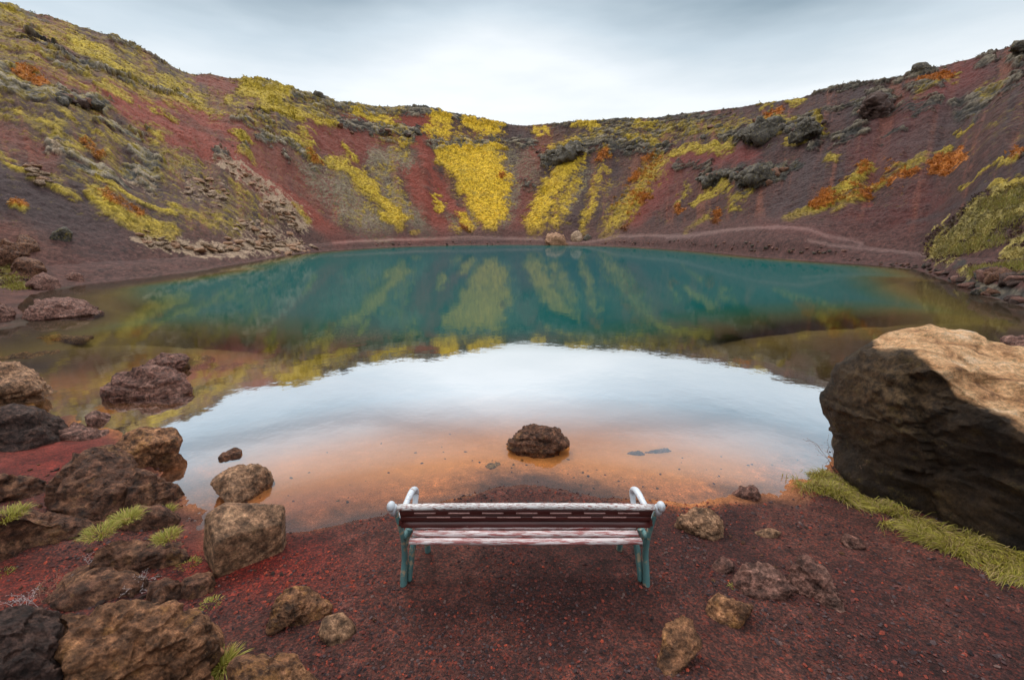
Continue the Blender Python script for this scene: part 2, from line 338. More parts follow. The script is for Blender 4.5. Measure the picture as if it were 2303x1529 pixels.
 ('T', 30, .55, (100, 960), (220, 1010), (260, 1060)), ('T', 30, .6, (300, 860), (370, 880)), ('T', 45, .4, (1080, 1050), (1250, 1100)), ('T', 30, .5, (750, 960), (850, 1000)), ('W', 70, .6, (1800, 980), (1950, 1150), (2039, 1250)), ('W', 60, .4, (1000, 900), (1200, 1050), (1400, 1200))]: SL(k, w, a, *p)
# far wall
for k, w, a, *p in [
 ('Y', 40, 1, (700, 420), (790, 500)), ('Y', 50, 1.1, (760, 430), (1045, 430)), ('Y', 60, 1.1, (830, 510), (1045, 510)), ('Y', 62, 1.1, (880, 610), (1065, 610)), ('Y', 60, 1, (930, 710), (1060, 710)), ('Y', 60, 1, (985, 800), (1045, 800)), ('Y', 42, .9, (1010, 870), (1030, 885)),
 ('Y', 35, 1, (650, 185), (720, 195)), ('Y', 32, .85, (620, 270), (740, 280)), ('Y', 20, 1, (130, 155), (250, 180), (370, 220)), ('Y', 30, 1, (850, 225), (1070, 250)), ('Y', 25, .6, (950, 300), (1070, 290)), ('Y', 18, .8, (70, 390), (130, 440)),
 ('Y', 38, .9, (0, 480), (150, 540), (250, 650), (330, 720), (400, 800), (430, 880)), ('Y', 38, .8, (110, 520), (170, 590), (260, 620)), ('Y', 26, .9, (320, 830), (430, 880)), ('Y', 20, .8, (655, 670), (700, 760)), ('Y', 30, .75, (830, 820), (890, 890)), ('Y', 28, .6, (780, 890), (800, 900)),
 ('Y', 20, .8, (440, 350), (460, 355)), ('Y', 14, .8, (510, 935), (550, 935)), ('Y', 62, .85, (1550, 470), (1450, 600), (1370, 720), (1300, 880)), ('Y', 50, .62, (1560, 600), (1500, 720), (1430, 880)), ('Y', 35, .62, (1740, 520), (1700, 650), (1650, 800), (1620, 920)),
 ('Y', 60, .66, (2100, 450), (2000, 620), (1880, 780), (1780, 920)), ('Y', 28, .8, (1310, 270), (1360, 260)), ('Y', 20, .8, (1560, 230), (1700, 240)), ('Y', 25, .8, (1950, 230), (2070, 240)), ('Y', 25, .7, (1900, 340), (2100, 330)), ('Y', 18, .85, (2200, 410), (2303, 410)),
 ('Y', 35, .6, (1400, 390), (1560, 350)), ('Y', 20, .6, (1740, 420), (1780, 420)), ('Y', 70, .42, (1600, 300), (1900, 280), (2303, 280)), ('Y', 50, .4, (300, 300), (500, 320)), ('Y', 60, .35, (1800, 600), (1750, 800)), ('Y', 90, .33, (60, 800), (300, 920)), ('Y', 40, .45, (700, 300), (900, 330)),
 ('O', 15, .9, (1080, 580), (1090, 600)), ('O', 18, .8, (1730, 460), (1770, 430)), ('O', 20, .7, (1950, 580), (1980, 570)), ('O', 30, .45, (2030, 440), (2090, 430)), ('O', 20, .6, (1990, 700), (2020, 680)), ('O', 15, .6, (1880, 905), (1900, 890)), ('O', 15, .5, (830, 880), (860, 900)), ('O', 60, .28, (2050, 500), (1900, 750)),
 ('R', 25, .8, (110, 185), (230, 235)), ('R', 32, 1, (460, 200), (610, 205)), ('R', 20, .8, (585, 240), (600, 290)), ('R', 70, .6, (60, 300), (250, 370)), ('R', 28, .9, (560, 330), (600, 430), (650, 560), (760, 720), (850, 850)), ('R', 48, .85, (500, 520), (600, 700), (700, 900)),
 ('R', 40, .45, (1310, 400), (1200, 600)), ('R', 50, .45, (1230, 700), (1180, 900)), ('R', 45, .75, (2200, 450), (2100, 650), (1950, 850)), ('R', 50, .6, (2250, 450), (2300, 450)), ('R', 22, .6, (0, 965), (700, 985)), ('R', 40, .4, (900, 640), (960, 700)),
 ('D', 45, .5, (1150, 280), (1250, 320)), ('D', 60, .4, (1850, 230), (1900, 240)), ('D', 28, .6, (1650, 540), (1600, 700), (1570, 900)), ('D', 10, .7, (1500, 600), (1400, 780), (1340, 850)), ('D', 10, .8, (800, 990), (1100, 985)), ('D', 30, .5, (1900, 1000), (2303, 1010)), ('D', 30, .4, (1830, 520), (1760, 700), (1690, 880)), ('D', 20, .4, (1900, 640), (1850, 760)),
 ('W', 60, .75, (270, 450), (450, 450)), ('W', 50, .7, (300, 520), (420, 700), (550, 900)), ('W', 90, .75, (50, 650), (150, 800), (300, 920)), ('W', 50, .6, (1130, 420), (1180, 560), (1130, 750), (1100, 850)), ('W', 60, .5, (1250, 470), (1260, 560)), ('W', 45, .65, (1620, 560), (1520, 750)), ('W', 40, .5, (890, 740), (910, 860)), ('W', 40, .6, (560, 920), (620, 930)), ('W', 30, .5, (760, 840), (800, 900)),
 ('G', 24, .85, (0, 85), (200, 135), (400, 135), (640, 140), (850, 185), (1100, 228)), ('G', 25, .85, (0, 220), (150, 240), (350, 262), (550, 272)), ('G', 30, .5, (250, 290), (500, 330)), ('G', 30, .7, (650, 350), (780, 370)), ('G', 38, .7, (830, 350), (1050, 365)), ('G', 30, .6, (1110, 350), (1300, 360)),
 ('G', 40, 1, (1380, 470), (1500, 410), (1600, 385)), ('G', 30, .8, (1600, 350), (1900, 380), (2150, 370)), ('G', 50, .6, (1700, 300), (2303, 240)), ('G', 20, .6, (1400, 232), (2303, 195)), ('G', 18, .8, (1250, 632), (1280, 630)), ('G', 18, .6, (1360, 650), (1390, 650)), ('G', 16, .6, (2220, 495), (2290, 495)),
 ('P', 7, .9, (0, 992), (300, 978), (550, 972), (700, 965), (850, 957), (1100, 965), (1350, 972)), ('P', 8, .9, (1500, 1000), (1700, 982), (1850, 952), (2050, 947), (2303, 957))]: SCn(k, w, a, *p)
# right slope
for k, w, a, *p in [
 ('Y', 42, .55, (0, 560), (200, 540), (500, 520), (620, 520)), ('Y', 25, .85, (40, 680), (200, 660), (320, 660)), ('Y', 12, .9, (500, 437), (560, 422)), ('Y', 16, 1, (660, 415), (710, 407)), ('Y', 28, .75, (540, 510), (650, 525)), ('Y', 20, .8, (790, 490), (830, 545)), ('Y', 18, .7, (430, 620), (600, 600)), ('Y', 12, .85, (640, 640), (740, 620)),
 ('Y', 28, .7, (280, 670), (310, 640)), ('Y', 22, .9, (160, 940), (260, 870), (310, 840)), ('Y', 22, .6, (350, 930), (450, 870)), ('Y', 22, .55, (50, 960), (110, 860)), ('Y', 16, .65, (100, 1100), (220, 1010)), ('Y', 28, .8, (875, 720), (890, 700)), ('Y', 14, .9, (340, 975), (380, 950)), ('Y', 26, .85, (650, 1020), (800, 960), (950, 870), (1100, 750)),
 ('Y', 30, .6, (900, 960), (1100, 860), (1300, 760), (1500, 660)), ('Y', 16, .8, (1500, 655), (1530, 635)), ('Y', 28, .5, (1680, 340), (1800, 290)), ('Y', 24, .5, (1320, 400), (1420, 340)), ('Y', 16, .6, (1500, 310), (1560, 280)), ('Y', 10, .9, (1560, 540), (1650, 492)), ('Y', 10, .9, (1580, 870), (1700, 810), (1850, 745)), ('Y', 24, .85, (1740, 920), (1918, 830)),
 ('H', 60, .95, (1480, 1190), (1600, 1110), (1750, 1030), (1918, 950)), ('H', 30, .9, (1460, 1210), (1700, 1150)), ('H', 35, .8, (1850, 1230), (1918, 1210)), ('H', 35, .8, (1880, 1140), (1918, 1120)), ('H', 30, .7, (1600, 1330), (1780, 1310)), ('H', 40, .6, (1850, 1290), (1918, 1290)), ('Y', 80, .27, (1700, 500), (1918, 440)), ('Y', 60, .3, (1650, 620), (1918, 550)), ('Y', 60, .22, (100, 800), (300, 1000)), ('Y', 60, .2, (1100, 900), (1300, 1000)),
 ('O', 12, 1, (540, 482), (600, 462)), ('O', 14, .9, (1380, 305), (1500, 290)), ('O', 20, 1.1, (1430, 755), (1500, 705), (1590, 650)), ('O', 22, 1, (800, 935), (870, 900)), ('O', 14, .8, (1200, 842), (1330, 790)), ('O', 15, .8, (1060, 900), (1100, 880)), ('O', 20, .5, (1840, 730), (1880, 710)), ('O', 18, .7, (260, 1030), (275, 1000)), ('O', 15, .7, (50, 970), (80, 960)), ('O', 20, .6, (1030, 790), (1070, 760)), ('O', 50, .3, (950, 900), (1200, 800)),
 ('R', 32, .85, (0, 700), (200, 705), (450, 700)), ('R', 60, .6, (1640, 220), (1500, 330), (1400, 430)), ('R', 90, .35, (1300, 500), (1100, 700)), ('R', 22, .5, (500, 1060), (900, 1120)), ('R', 12, .9, (1060, 950), (1100, 940)), ('R', 80, .3, (1400, 900), (1200, 1100), (1000, 1050)), ('R', 60, .35, (0, 900), (100, 750)),
 ('D', 55, .6, (800, 700), (700, 850), (600, 980)), ('D', 50, .6, (1500, 480), (1600, 420)), ('D', 12, .6, (1700, 900), (1500, 980), (1300, 1060)), ('D', 42, .6, (0, 1150), (400, 1160), (700, 1210)), ('D', 60, .4, (1600, 400), (1450, 560), (1200, 650)),
 ('G', 36, .95, (1040, 460), (1100, 410), (1170, 390)), ('G', 30, .55, (1200, 480), (1420, 460)), ('G', 26, .65, (1300, 350), (1450, 330)), ('G', 40, .65, (1560, 440), (1700, 370), (1850, 290)), ('G', 20, .7, (1680, 212), (1760, 168)), ('G', 26, .9, (1850, 185), (1918, 160)), ('G', 30, .9, (1880, 115), (1918, 105)), ('G', 22, .8, (1870, 265), (1900, 255)),
 ('G', 30, .8, (300, 590), (480, 600), (640, 560)), ('G', 42, .85, (700, 560), (800, 535)), ('G', 36, .6, (520, 560), (580, 560)), ('G', 20, .95, (190, 820), (260, 805), (360, 805)), ('G', 30, .95, (385, 835), (480, 810), (620, 780)), ('G', 20, .75, (670, 745), (700, 735)), ('G', 14, .95, (780, 655), (810, 645)), ('G', 30, .6, (900, 600), (1060, 560)),
 ('G', 22, .6, (850, 465), (1000, 450)), ('G', 24, .95, (1300, 245), (1360, 232), (1420, 232)), ('G', 14, .8, (780, 362), (1070, 312), (1250, 280)), ('G', 14, .9, (1850, 722), (1918, 712)), ('G', 28, .5, (0, 500), (330, 485)), ('G', 14, .6, (60, 752), (200, 755)), ('G', 40, .7, (1500, 1380), (1750, 1420), (1918, 1450)), ('G', 20, .5, (1400, 1310), (1600, 1270)), ('G', 18, .5, (1150, 600), (1250, 570)), ('G', 16, .5, (1350, 440), (1450, 410)),
 ('P', 9, .9, (0, 1128), (150, 1122), (300, 1097), (450, 1082), (600, 1075), (720, 1082), (800, 1102), (870, 1130), (1000, 1147), (1050, 1168), (1030, 1185)), ('P', 8, .85, (760, 1148), (900, 1178), (1100, 1197), (1300, 1217), (1400, 1227))]: SR(k, w, a, *p)
SL('H', 30, .7, (0, 1520), (100, 1600), (140, 1650)); SL('H', 30, .6, (0, 1600), (200, 1680))

def zones(px, py, behind):
    Z = {k: np.zeros(len(px), np.float32) for k in 'YORDGTWPH'}
    for k, w, a, pts in ST:
        P = np.array(pts); m = (px > P[:, 0].min() - 2 * w) & (px < P[:, 0].max() + 2 * w) & (py > P[:, 1].min() - 2 * w) & (py < P[:, 1].max() + 2 * w) & ~behind
        if not m.any(): continue
        d = segdist(px[m], py[m], P) if len(P) > 1 else np.hypot(px[m] - P[0, 0], py[m] - P[0, 1])
        v = a * (1 - sstep(.2, 2.4, d / w)); Z[k][m] = np.maximum(Z[k][m], v)
    return Z

# ------------------------------------------------------------------ terrain
az = np.concatenate([np.linspace(rad(-60), rad(60), 1300), np.linspace(rad(60), rad(300), 150)[1:-1]])
azw = np.where(az > math.pi, az - 2 * math.pi, az)
_, Rf0, Rp0, Dr0, _ = profile(azw, azw * 0 + 50)
A = np.geomspace(.5, 6.9, 330)
rows = [np.full(len(az), a) for a in A]
Rf0 = np.maximum(Rf0, 7.5)
for t in np.linspace(0, 1, 75)[1:]: rows.append(6.9 * (Rf0 * .995 / 6.9) ** t)
for t in np.linspace(0, 1, 34)[1:]: rows.append(Rf0 * .995 + (Rp0 + 1.3 - Rf0 * .995) * t)
for t in np.linspace(0, 1, 360)[1:]: rows.append((Rp0 + 1.3) * (Dr0 / (Rp0 + 1.3)) ** t)
for t in np.linspace(0, 1, 22)[1:]: rows.append(Dr0 + 130 * t ** 1.7)
R = np.array(rows); nr, nc = R.shape
X = (R * np.sin(azw)[None]).ravel(); Y = (R * np.cos(azw)[None]).ravel(); r = R.ravel(); AZ = np.broadcast_to(azw, R.shape).ravel()
zf, Rf, Rp, Dr, t2 = profile(AZ, r)
near = r < 60
zb = np.zeros(len(r), np.float32); zb[near] = base_h(X[near], Y[near])
zb[~near] = -np.minimum(depth(X[~near], Y[~near]), 14)
s = sstep(0, 2.5, r - Rf); lakebit = (r < Rf)
Z0 = np.where(lakebit, zb, zb.clip(0, None) * (1 - s) + zf * s)
P3 = np.stack([X, Y, Z0], 1).astype(np.float64)
px, py, fz = project(X, Y, Z0); behind = (fz < .3) | (np.abs(AZ) > rad(62)) | (r < Rf * .99)
wall = sstep(1, 8, r - Rp)                          # 0 on the shore, 1 on the slope
n_big = fbm(P3, .09, 4, 11); n_mid = fbm(P3, .55, 5, 31, .6); n_fine = fbm(P3, 2.3, 4, 57, .7); n_patch = .55 * n_mid + .45 * n_fine
n_patch = np.clip((n_patch - .5) * 2.0 + .5, 0, 1)
n_lay = fbm(P3 * np.array([.30, .30, 2.0]), .9, 4, 77, .6); n_lay = np.clip((n_lay - .5) * 2.2 + .5, 0, 1)
wx = (n_mid - .5) * 110 + (n_fine - .5) * 45; wy = (fbm(P3 + 31.7, .55, 4, 231, .6) - .5) * 90 + (fbm(P3 + 11.7, 2.3, 3, 257, .7) - .5) * 36
wk = wall * np.clip((r - Rp) / 12, 0, 1); Zn = zones(px + wx * wk * .45, py + wy * wk * .4, behind)
inview = np.abs(AZ) < rad(52)
Zn['G'] = np.maximum(Zn['G'], wall * np.where(inview, .07, .4)); nored = np.clip(1.05 - 1.5 * Zn['R'], 0, 1) * (1 - .6 * np.clip(Zn['D'], 0, 1)) * (1 - .7 * np.clip(Zn['T'], 0, 1))
Zn['Y'] = np.maximum(Zn['Y'], nored * wall * np.where(inview, np.where(AZ < rad(-12), .43, np.where(AZ < rad(12), .2, .17)), .45))
def msk(wt, n, k=5): return np.clip((wt - n) * k + .5, 0, 1) * (wt > .03)
mG = msk(Zn['G'], .5 * n_lay + .5 * n_patch); mY = msk(Zn['Y'] * 1.02, n_patch[::1]); 
n3 = np.clip((fbm(P3, 1.4, 4, 91, .65) - .5) * 2.1 + .5, 0, 1)
n_hf = np.clip((fbm(P3, 4.2, 3, 131, .7) - .5) * 2.4 + .5, 0, 1)
Yw = np.where(Zn['Y'] > .97, Zn['Y'] * .86, Zn['Y'] * .90)
mY = msk(Yw, .4 * n3 + .32 * n_patch + .28 * n_hf, 3.2); mO = msk(Zn['O'], n3 * .6 + .4 * n_hf, 4); mW = msk(Zn['W'] * .9, n_hf * .7 + .3 * n3, 3); mT = msk(Zn['T'], np.clip((n_fine - .5) * 2 + .5, 0, 1), 6); mH = msk(Zn['H'], n3, 4)
mR = np.clip(Zn['R'] * 1.25 - (n_mid - .5) * .8, 0, 1) * (Zn['R'] > .03); mD = np.clip(Zn['D'] * 1.2 - (n_mid - .5) * .7, 0, 1) * (Zn['D'] > .03); mP = np.clip(Zn['P'] * 1.1 - (n_fine - .5) * .5, 0, 1)
# relief
cd, cid = cells(P3[r > Rf * .99] * np.array([.42, .42, 1.5]) + .5 * np.stack([n_fine, n_mid, n_big], 1)[r > Rf * .99], 1.0, 5)
cellh = np.zeros(len(r), np.float32); cellh[r > Rf * .99] = (1 - sstep(.35, .75, cd)) * (.25 + .75 * cid)
far_amp = wall * sstep(8, 45, r)
dz = (n_big - .5) * 3.0 * far_amp * np.clip((Dr - r) / 15, .0, 1) ** .5
dn_ = (n_mid - .5) * .7 * wall * np.clip(r / 60, .15, 1)
dn_ += mG * (.1 + .55 * cellh + .55 * (n_lay - .3) + .12 * (n_hf - .5)) * wall * np.clip(r / 70, .15, 1.2)
dn_ += mY * (.12 + .35 * n_fine) * wall * np.clip(r / 70, .1, 1) + mO * .3 * wall * n_fine + mH * .15 * wall
dn_ += (n_fine - .5) * .25 * wall * np.clip(r / 60, .1, 1) + (n_hf - .5) * .14 * wall * np.clip(r / 70, .1, 1)
dn_ -= mD * (Zn['D'] > .95) * .8 * wall * (py < 300)
# gullies down the fall line
gul = fbm(np.stack([AZ * 38, t2 * 1.2, AZ * 0], 1), 1, 3, 13); dz += (gul - .5) * 2.2 * far_amp * np.sin(math.pi * np.clip(t2, 0, 1))
# shore and near ground
shore = (1 - wall) * (r > Rf * .99)
dz += shore * ((n_mid - .5) * .35 * sstep(0, 2, r - Rf) + (n_fine - .5) * .25 * sstep(0, .6, r - Rf)) * np.clip(r / 50, .1, 1)
nm = r < 14
Q = P3[nm]; zz = Z0[nm]
g = (fbm(Q, 1.1, 3, 5) - .5) * .10 + (fbm(Q, 6, 3, 8) - .5) * .035 + (fbm(Q, 28, 2, 9) - .5) * .016
g = g * np.where(zz < 0, .5, sstep(-.05, .25, zz) * .8 + .2)
dz[nm] += g * (r[nm] < Rf[nm])
um = (r >= 14) & (r < Rf) & (Z0 < 0); dz[um] += (n_mid[um] - .5) * .3
sw = sstep(1.5, -1, r - Dr)                          # outward along the slope, straight up on the rim
dz += dn_ * (.62 * sw + (1 - sw) * .45)
r0_ = r; r = r - dn_ * .78 * sw; X = r * np.sin(AZ); Y = r * np.cos(AZ)
Zt = Z0 + dz
Zt = np.where((r > Rf * 1.01) & (np.abs(AZ) < 3.2), np.maximum(Zt, .03 + .05 * (n_fine)), Zt)
# colours (albedo)
def cc(*v): return np.array(v, np.float32)
def mixv(a, b, m): return a + (b - a) * m[:, None]
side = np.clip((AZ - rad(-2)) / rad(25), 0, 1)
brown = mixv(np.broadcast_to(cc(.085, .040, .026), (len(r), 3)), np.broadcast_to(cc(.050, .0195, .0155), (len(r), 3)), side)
brown = brown * (.6 + .8 * n_mid)[:, None] * (.5 + 1.0 * n_hf)[:, None]
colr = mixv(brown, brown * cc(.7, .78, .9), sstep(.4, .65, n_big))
strk = fbm(np.stack([AZ * 75, t2 * 2.2, AZ * 0], 1) + .35 * n_mid[:, None], 1, 4, 413, .6); strk = np.clip((strk - .5) * 2.6 + .5, 0, 1); fw = wall * (r > 14)
colr = mixv(colr, np.broadcast_to(cc(.034, .020, .020), (len(r), 3)), sstep(.62, .95, strk) * fw * .75)
colr = mixv(colr, np.broadcast_to(cc(.15, .05, .028), (len(r), 3)) * (.6 + .8 * n_hf)[:, None], sstep(.40, .10, strk) * fw * .55)
redc = cc(.18, .040, .025) * (.75 + .5 * n_mid)[:, None]
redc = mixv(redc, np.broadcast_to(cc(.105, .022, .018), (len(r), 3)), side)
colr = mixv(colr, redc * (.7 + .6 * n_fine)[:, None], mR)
colr = mixv(colr, cc(.046, .028, .028) * (.6 + .8 * n_fine)[:, None], mD)
colr = mixv(colr, mixv(np.broadcast_to(cc(.22, .18, .10), (len(r), 3)), np.broadcast_to(cc(.10, .075, .06), (len(r), 3)), n_fine) * (.5 + 1.0 * n3)[:, None], mW)
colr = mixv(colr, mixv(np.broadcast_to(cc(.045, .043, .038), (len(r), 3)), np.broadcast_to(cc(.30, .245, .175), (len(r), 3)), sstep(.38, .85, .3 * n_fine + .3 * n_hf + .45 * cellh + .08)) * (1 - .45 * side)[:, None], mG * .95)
colr = mixv(colr, cc(.33, .23, .15) * (.7 + .6 * n_mid)[:, None], mT * .85)
cen = np.exp(-((AZ - rad(-3)) / rad(14)) ** 2)
moss = mixv(np.broadcast_to(cc(.35, .245, .026), (len(r), 3)), np.broadcast_to(cc(.60, .37, .022), (len(r), 3)), np.clip(cen * .9 + (n_mid - .5), 0, 1))
moss = mixv(moss, np.broadcast_to(cc(.15, .125, .03), (len(r), 3)), sstep(.5, .85, n_patch) * .6)
moss = moss * (.55 + .9 * n_hf)[:, None] * (.55 + .9 * np.clip((n_fine - .5) * 1.6 + .5, 0, 1))[:, None]
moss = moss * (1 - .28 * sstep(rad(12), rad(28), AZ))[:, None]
colr = mixv(colr, moss, mY)
colr = mixv(colr, cc(.42, .14, .02) * (.6 + .8 * n_fine)[:, None], mO * .9)
colr = mixv(colr, mixv(np.broadcast_to(cc(.34, .26, .07), (len(r), 3)), np.broadcast_to(cc(.10, .085, .03), (len(r), 3)), n3) * (.5 + n_fine)[:, None], mH)
colr = mixv(colr, cc(.20, .115, .10)[None] * np.ones((len(r), 1)), mP * .55)
# beach / banks
bank = shore * (1 - mP) * (1 - mG) * (1 - mT) * (1 - mH)
colr = mixv(colr, cc(.072, .030, .025) * (.5 + 1.0 * n_hf)[:, None], bank * .8)
# near ground red cinder, lake bed orange
ng = (r < Rf) | ((Zt < 1.2) & (r < 12))
n_o = fbm(P3, 1.2, 3, 3)
cin = mixv(np.broadcast_to(cc(.056, .020, .016), (len(r), 3)), np.broadcast_to(cc(.094, .037, .027), (len(r), 3)), sstep(.4, .62, n_o))
redp = np.exp(-(((px - 560) / 200) ** 2 + ((py - 1275) / 70) ** 2)) + .8 * np.exp(-(((px - 130) / 200) ** 2 + ((py - 1030) / 70) ** 2)) + .6 * np.exp(-(((px - 60) / 160) ** 2 + ((py - 1310) / 60) ** 2))
cin = mixv(cin, np.broadcast_to(cc(.17, .022, .014), (len(r), 3)), np.clip(redp, 0, 1) * (r < 9) * (fz > .3))
dep = np.clip(-Z0, 0, 9)
bed = mixv(np.broadcast_to(cc(.80, .36, .115), (len(r), 3)), np.broadcast_to(cc(.52, .30, .085), (len(r), 3)), sstep(.25, 1.2, dep))
bed = bed * (.90 + .2 * n_o)[:, None] * (.94 + .12 * n_fine)[:, None]
# redder mud towards the left bay
bed = mixv(bed, np.broadcast_to(cc(.24, .05, .035), (len(r), 3)), np.exp(-(((X + 1.9) / 1.0) ** 2 + ((Y - 3.6) / .8) ** 2)))
bed = mixv(bed, np.broadcast_to(cc(.55, .24, .04), (len(r), 3)), sstep(-2.6, -4.2, X) * (r < 40))
bed = mixv(bed, np.broadcast_to(cc(.21, .15, .035), (len(r), 3)), sstep(7.5, 12, r + .3 * X))
bed = mixv(bed, np.broadcast_to(cc(.50, .17, .06), (len(r), 3)), sstep(-.06, -.005, Z0) * .8 * (r < 8))
bed = mixv(bed, np.broadcast_to(cc(.05, .03, .018), (len(r), 3)), sstep(10, 13, r) * sstep(-.3, -.05, Z0))
wet = sstep(.02, -.03, Z0 + (n_o - .5) * .07)
cn = mixv(cin, bed, wet)
colr = np.where(ng[:, None], cn, colr).astype(np.float32)
nearf = (np.clip((9 - r) / 4, 0, 1) * (Z0 > .01)).astype(np.float32)

idx = np.arange(nr * nc).reshape(nr, nc); nx = np.roll(idx, -1, axis=1)
F = np.stack([idx[:-1], idx[1:], nx[1:], nx[:-1]], -1).reshape(-1, 4)
GM = mat_ground()
V = np.stack([X, Y, Zt], 1)
# close the hole at the camera foot
V = np.vstack([V, [[0, 0, Zt[:nc].mean()]]]); F3 = np.stack([idx[0], nx[0], np.full(nc, nr * nc), np.full(nc, nr * nc)], -1)
def padv(a): return np.concatenate([a, a[:1]])
terrain = mesh_np('crater_terrain', V, F, GM, col=np.vstack([colr, colr[:1]]), attrs={'near': padv(nearf), 'bed': padv(sstep(.0, -.06, Z0).astype(np.float32) * (r < 60))})
tag(terrain, kind='structure')
mid0 = D.meshes.new('ground'); mid0.from_pydata([tuple(v) for v in V[:nc]] + [tuple(V[-1])], [], [(int(nx[0, i]), int(i), nc) for i in range(nc)]); mid0.materials.append(GM)
a_ = mid0.color_attributes.new('tint', 'FLOAT_COLOR', 'POINT'); a_.data.foreach_set('color', np.tile([.06, .02, .018, 1], nc + 1).astype(np.float32))
o = D.objects.new('ground', mid0); C.objects.link(o); tag(o, kind='structure')
Rg = Zt.reshape(nr, nc); R = r.reshape(nr, nc)
def ground(x, y):
    """terrain height at x, y (nearest grid sample)"""
    a = math.atan2(x, y); rr = math.hypot(x, y)
    if a < rad(-60): a += 2 * math.pi
    j = int(np.clip(np.searchsorted(az, a), 0, nc - 1)); i = int(np.clip(np.searchsorted(R[:, j], rr), 1, nr - 1))
    t = (rr - R[i - 1, j]) / (R[i, j] - R[i - 1, j] + 1e-9)
    return float(Rg[i - 1, j] * (1 - t) + Rg[i, j] * t)
ppx, ppy, pfz = project(X, Y, Zt)
def hit(qx, qy, lo=.5):
    """first terrain point seen at a photograph pixel"""
    d = ray(qx, qy); a = math.atan2(d[0], d[1])
    j = int(np.clip(np.searchsorted(az, a), 0, nc - 1)); rr = R[:, j]; zl = CH + rr * d[2] / math.hypot(d[0], d[1])
    k = np.argmax((Rg[:, j] >= zl) & (rr > lo)); 
    return np.array([rr[k] * math.sin(a), rr[k] * math.cos(a), Rg[k, j]])

# ------------------------------------------------------------------ water
wa = np.linspace(rad(-60), rad(60), 420); wr = np.geomspace(2.2, 104, 260)
WX = (wr[:, None] * np.sin(wa)[None]).ravel(); WY = (wr[:, None] * np.cos(wa)[None]).ravel()
wd = depth(WX, WY) * inside(WX, WY, LAKE)
wi = np.arange(len(wr) * len(wa)).reshape(len(wr), len(wa))
WF = np.stack([wi[:-1, :-1], wi[:-1, 1:], wi[1:, 1:], wi[1:, :-1]], -1).reshape(-1, 4)
def mat_water():
    m, t, b = mat('lake_water'); t.nodes.remove(b); out = t.nodes['Material Output']
    geo = N(t, 'ShaderNodeNewGeometry'); tc = N(t, 'ShaderNodeTexCoord')
    dotn = N(t, 'ShaderNodeVectorMath', operation='DOT_PRODUCT')
    cmbz = N(t, 'ShaderNodeCombineXYZ'); cmbz.inputs[2].default_value = 1
    t.links.new(geo.outputs['Incoming'], dotn.inputs[0]); t.links.new(cmbz.outputs[0], dotn.inputs[1])
    fr = ramp(t, dotn.outputs['Value'], [(0, G3(.55)), (.06, G3(.31)), (.21, G3(.29)), (.265, G3(.86)), (.35, G3(.96)), (.395, G3(.72)), (.44, G3(.33)), (.485, G3(.10)), (.53, G3(.05)), (1, G3(.025))])
    n = noise(t, 3.0, 3, .5, tc.outputs['Object']); n2 = noise(t, .35, 3, .5, tc.outputs['Object'])
    bp = N(t, 'ShaderNodeBump'); bp.inputs['Strength'].default_value = .05; bp.inputs['Distance'].default_value = .03; t.links.new(n.outputs[0], bp.inputs['Height'])
    gl = N(t, 'ShaderNodeBsdfGlossy'); gl.inputs['Roughness'].default_value = .035; gl.inputs['Color'].default_value = (.97, .985, 1, 1)
    t.links.new(bp.outputs[0], gl.inputs['Normal'])
    tr = N(t, 'ShaderNodeBsdfTransparent'); tr.inputs[0].default_value = (.98, .95, .88, 1)
    df = N(t, 'ShaderNodeBsdfDiffuse')
    da = N(t, 'ShaderNodeAttribute', attribute_name='depth')
    col = ramp(t, da.outputs['Fac'], [(0, (.07, .06, .016)), (.05, (.075, .105, .035)), (.09, (.024, .092, .056)), (.17, (.005, .080, .074)), (1, (.003, .066, .074))])
    dm = N(t, 'ShaderNodeMath', operation='MULTIPLY'); dm.inputs[1].default_value = .1; t.links.new(da.outputs['Fac'], dm.inputs[0]); t.links.new(dm.outputs[0], col.inputs[0])
    t.links.new(col.outputs[0], df.inputs[0])
    ex = N(t, 'ShaderNodeMath', operation='MULTIPLY'); ex.inputs[1].default_value = -1.3
    mx_ = N(t, 'ShaderNodeMath', operation='SUBTRACT'); mx_.inputs[1].default_value = .30; mx_.use_clamp = False; t.links.new(da.outputs['Fac'], mx_.inputs[0])
    mz_ = N(t, 'ShaderNodeMath', operation='MAXIMUM'); mz_.inputs[1].default_value = 0; t.links.new(mx_.outputs[0], mz_.inputs[0]); t.links.new(mz_.outputs[0], ex.inputs[0])
    ee = N(t, 'ShaderNodeMath', operation='EXPONENT'); t.links.new(ex.outputs[0], ee.inputs[0])
    m1 = N(t, 'ShaderNodeMixShader'); t.links.new(ee.outputs[0], m1.inputs[0]); t.links.new(df.outputs[0], m1.inputs[1]); t.links.new(tr.outputs[0], m1.inputs[2])
    m2 = N(t, 'ShaderNodeMixShader'); t.links.new(fr.outputs[0], m2.inputs[0]); t.links.new(m1.outputs[0], m2.inputs[1]); t.links.new(gl.outputs[0], m2.inputs[2])
    t.links.new(m2.outputs[0], out.inputs[0]); return m
water = mesh_np('water', np.stack([WX, WY, WX * 0], 1), WF[:, ::-1], mat_water(), attrs={'depth': wd})
tag(water, kind='structure')

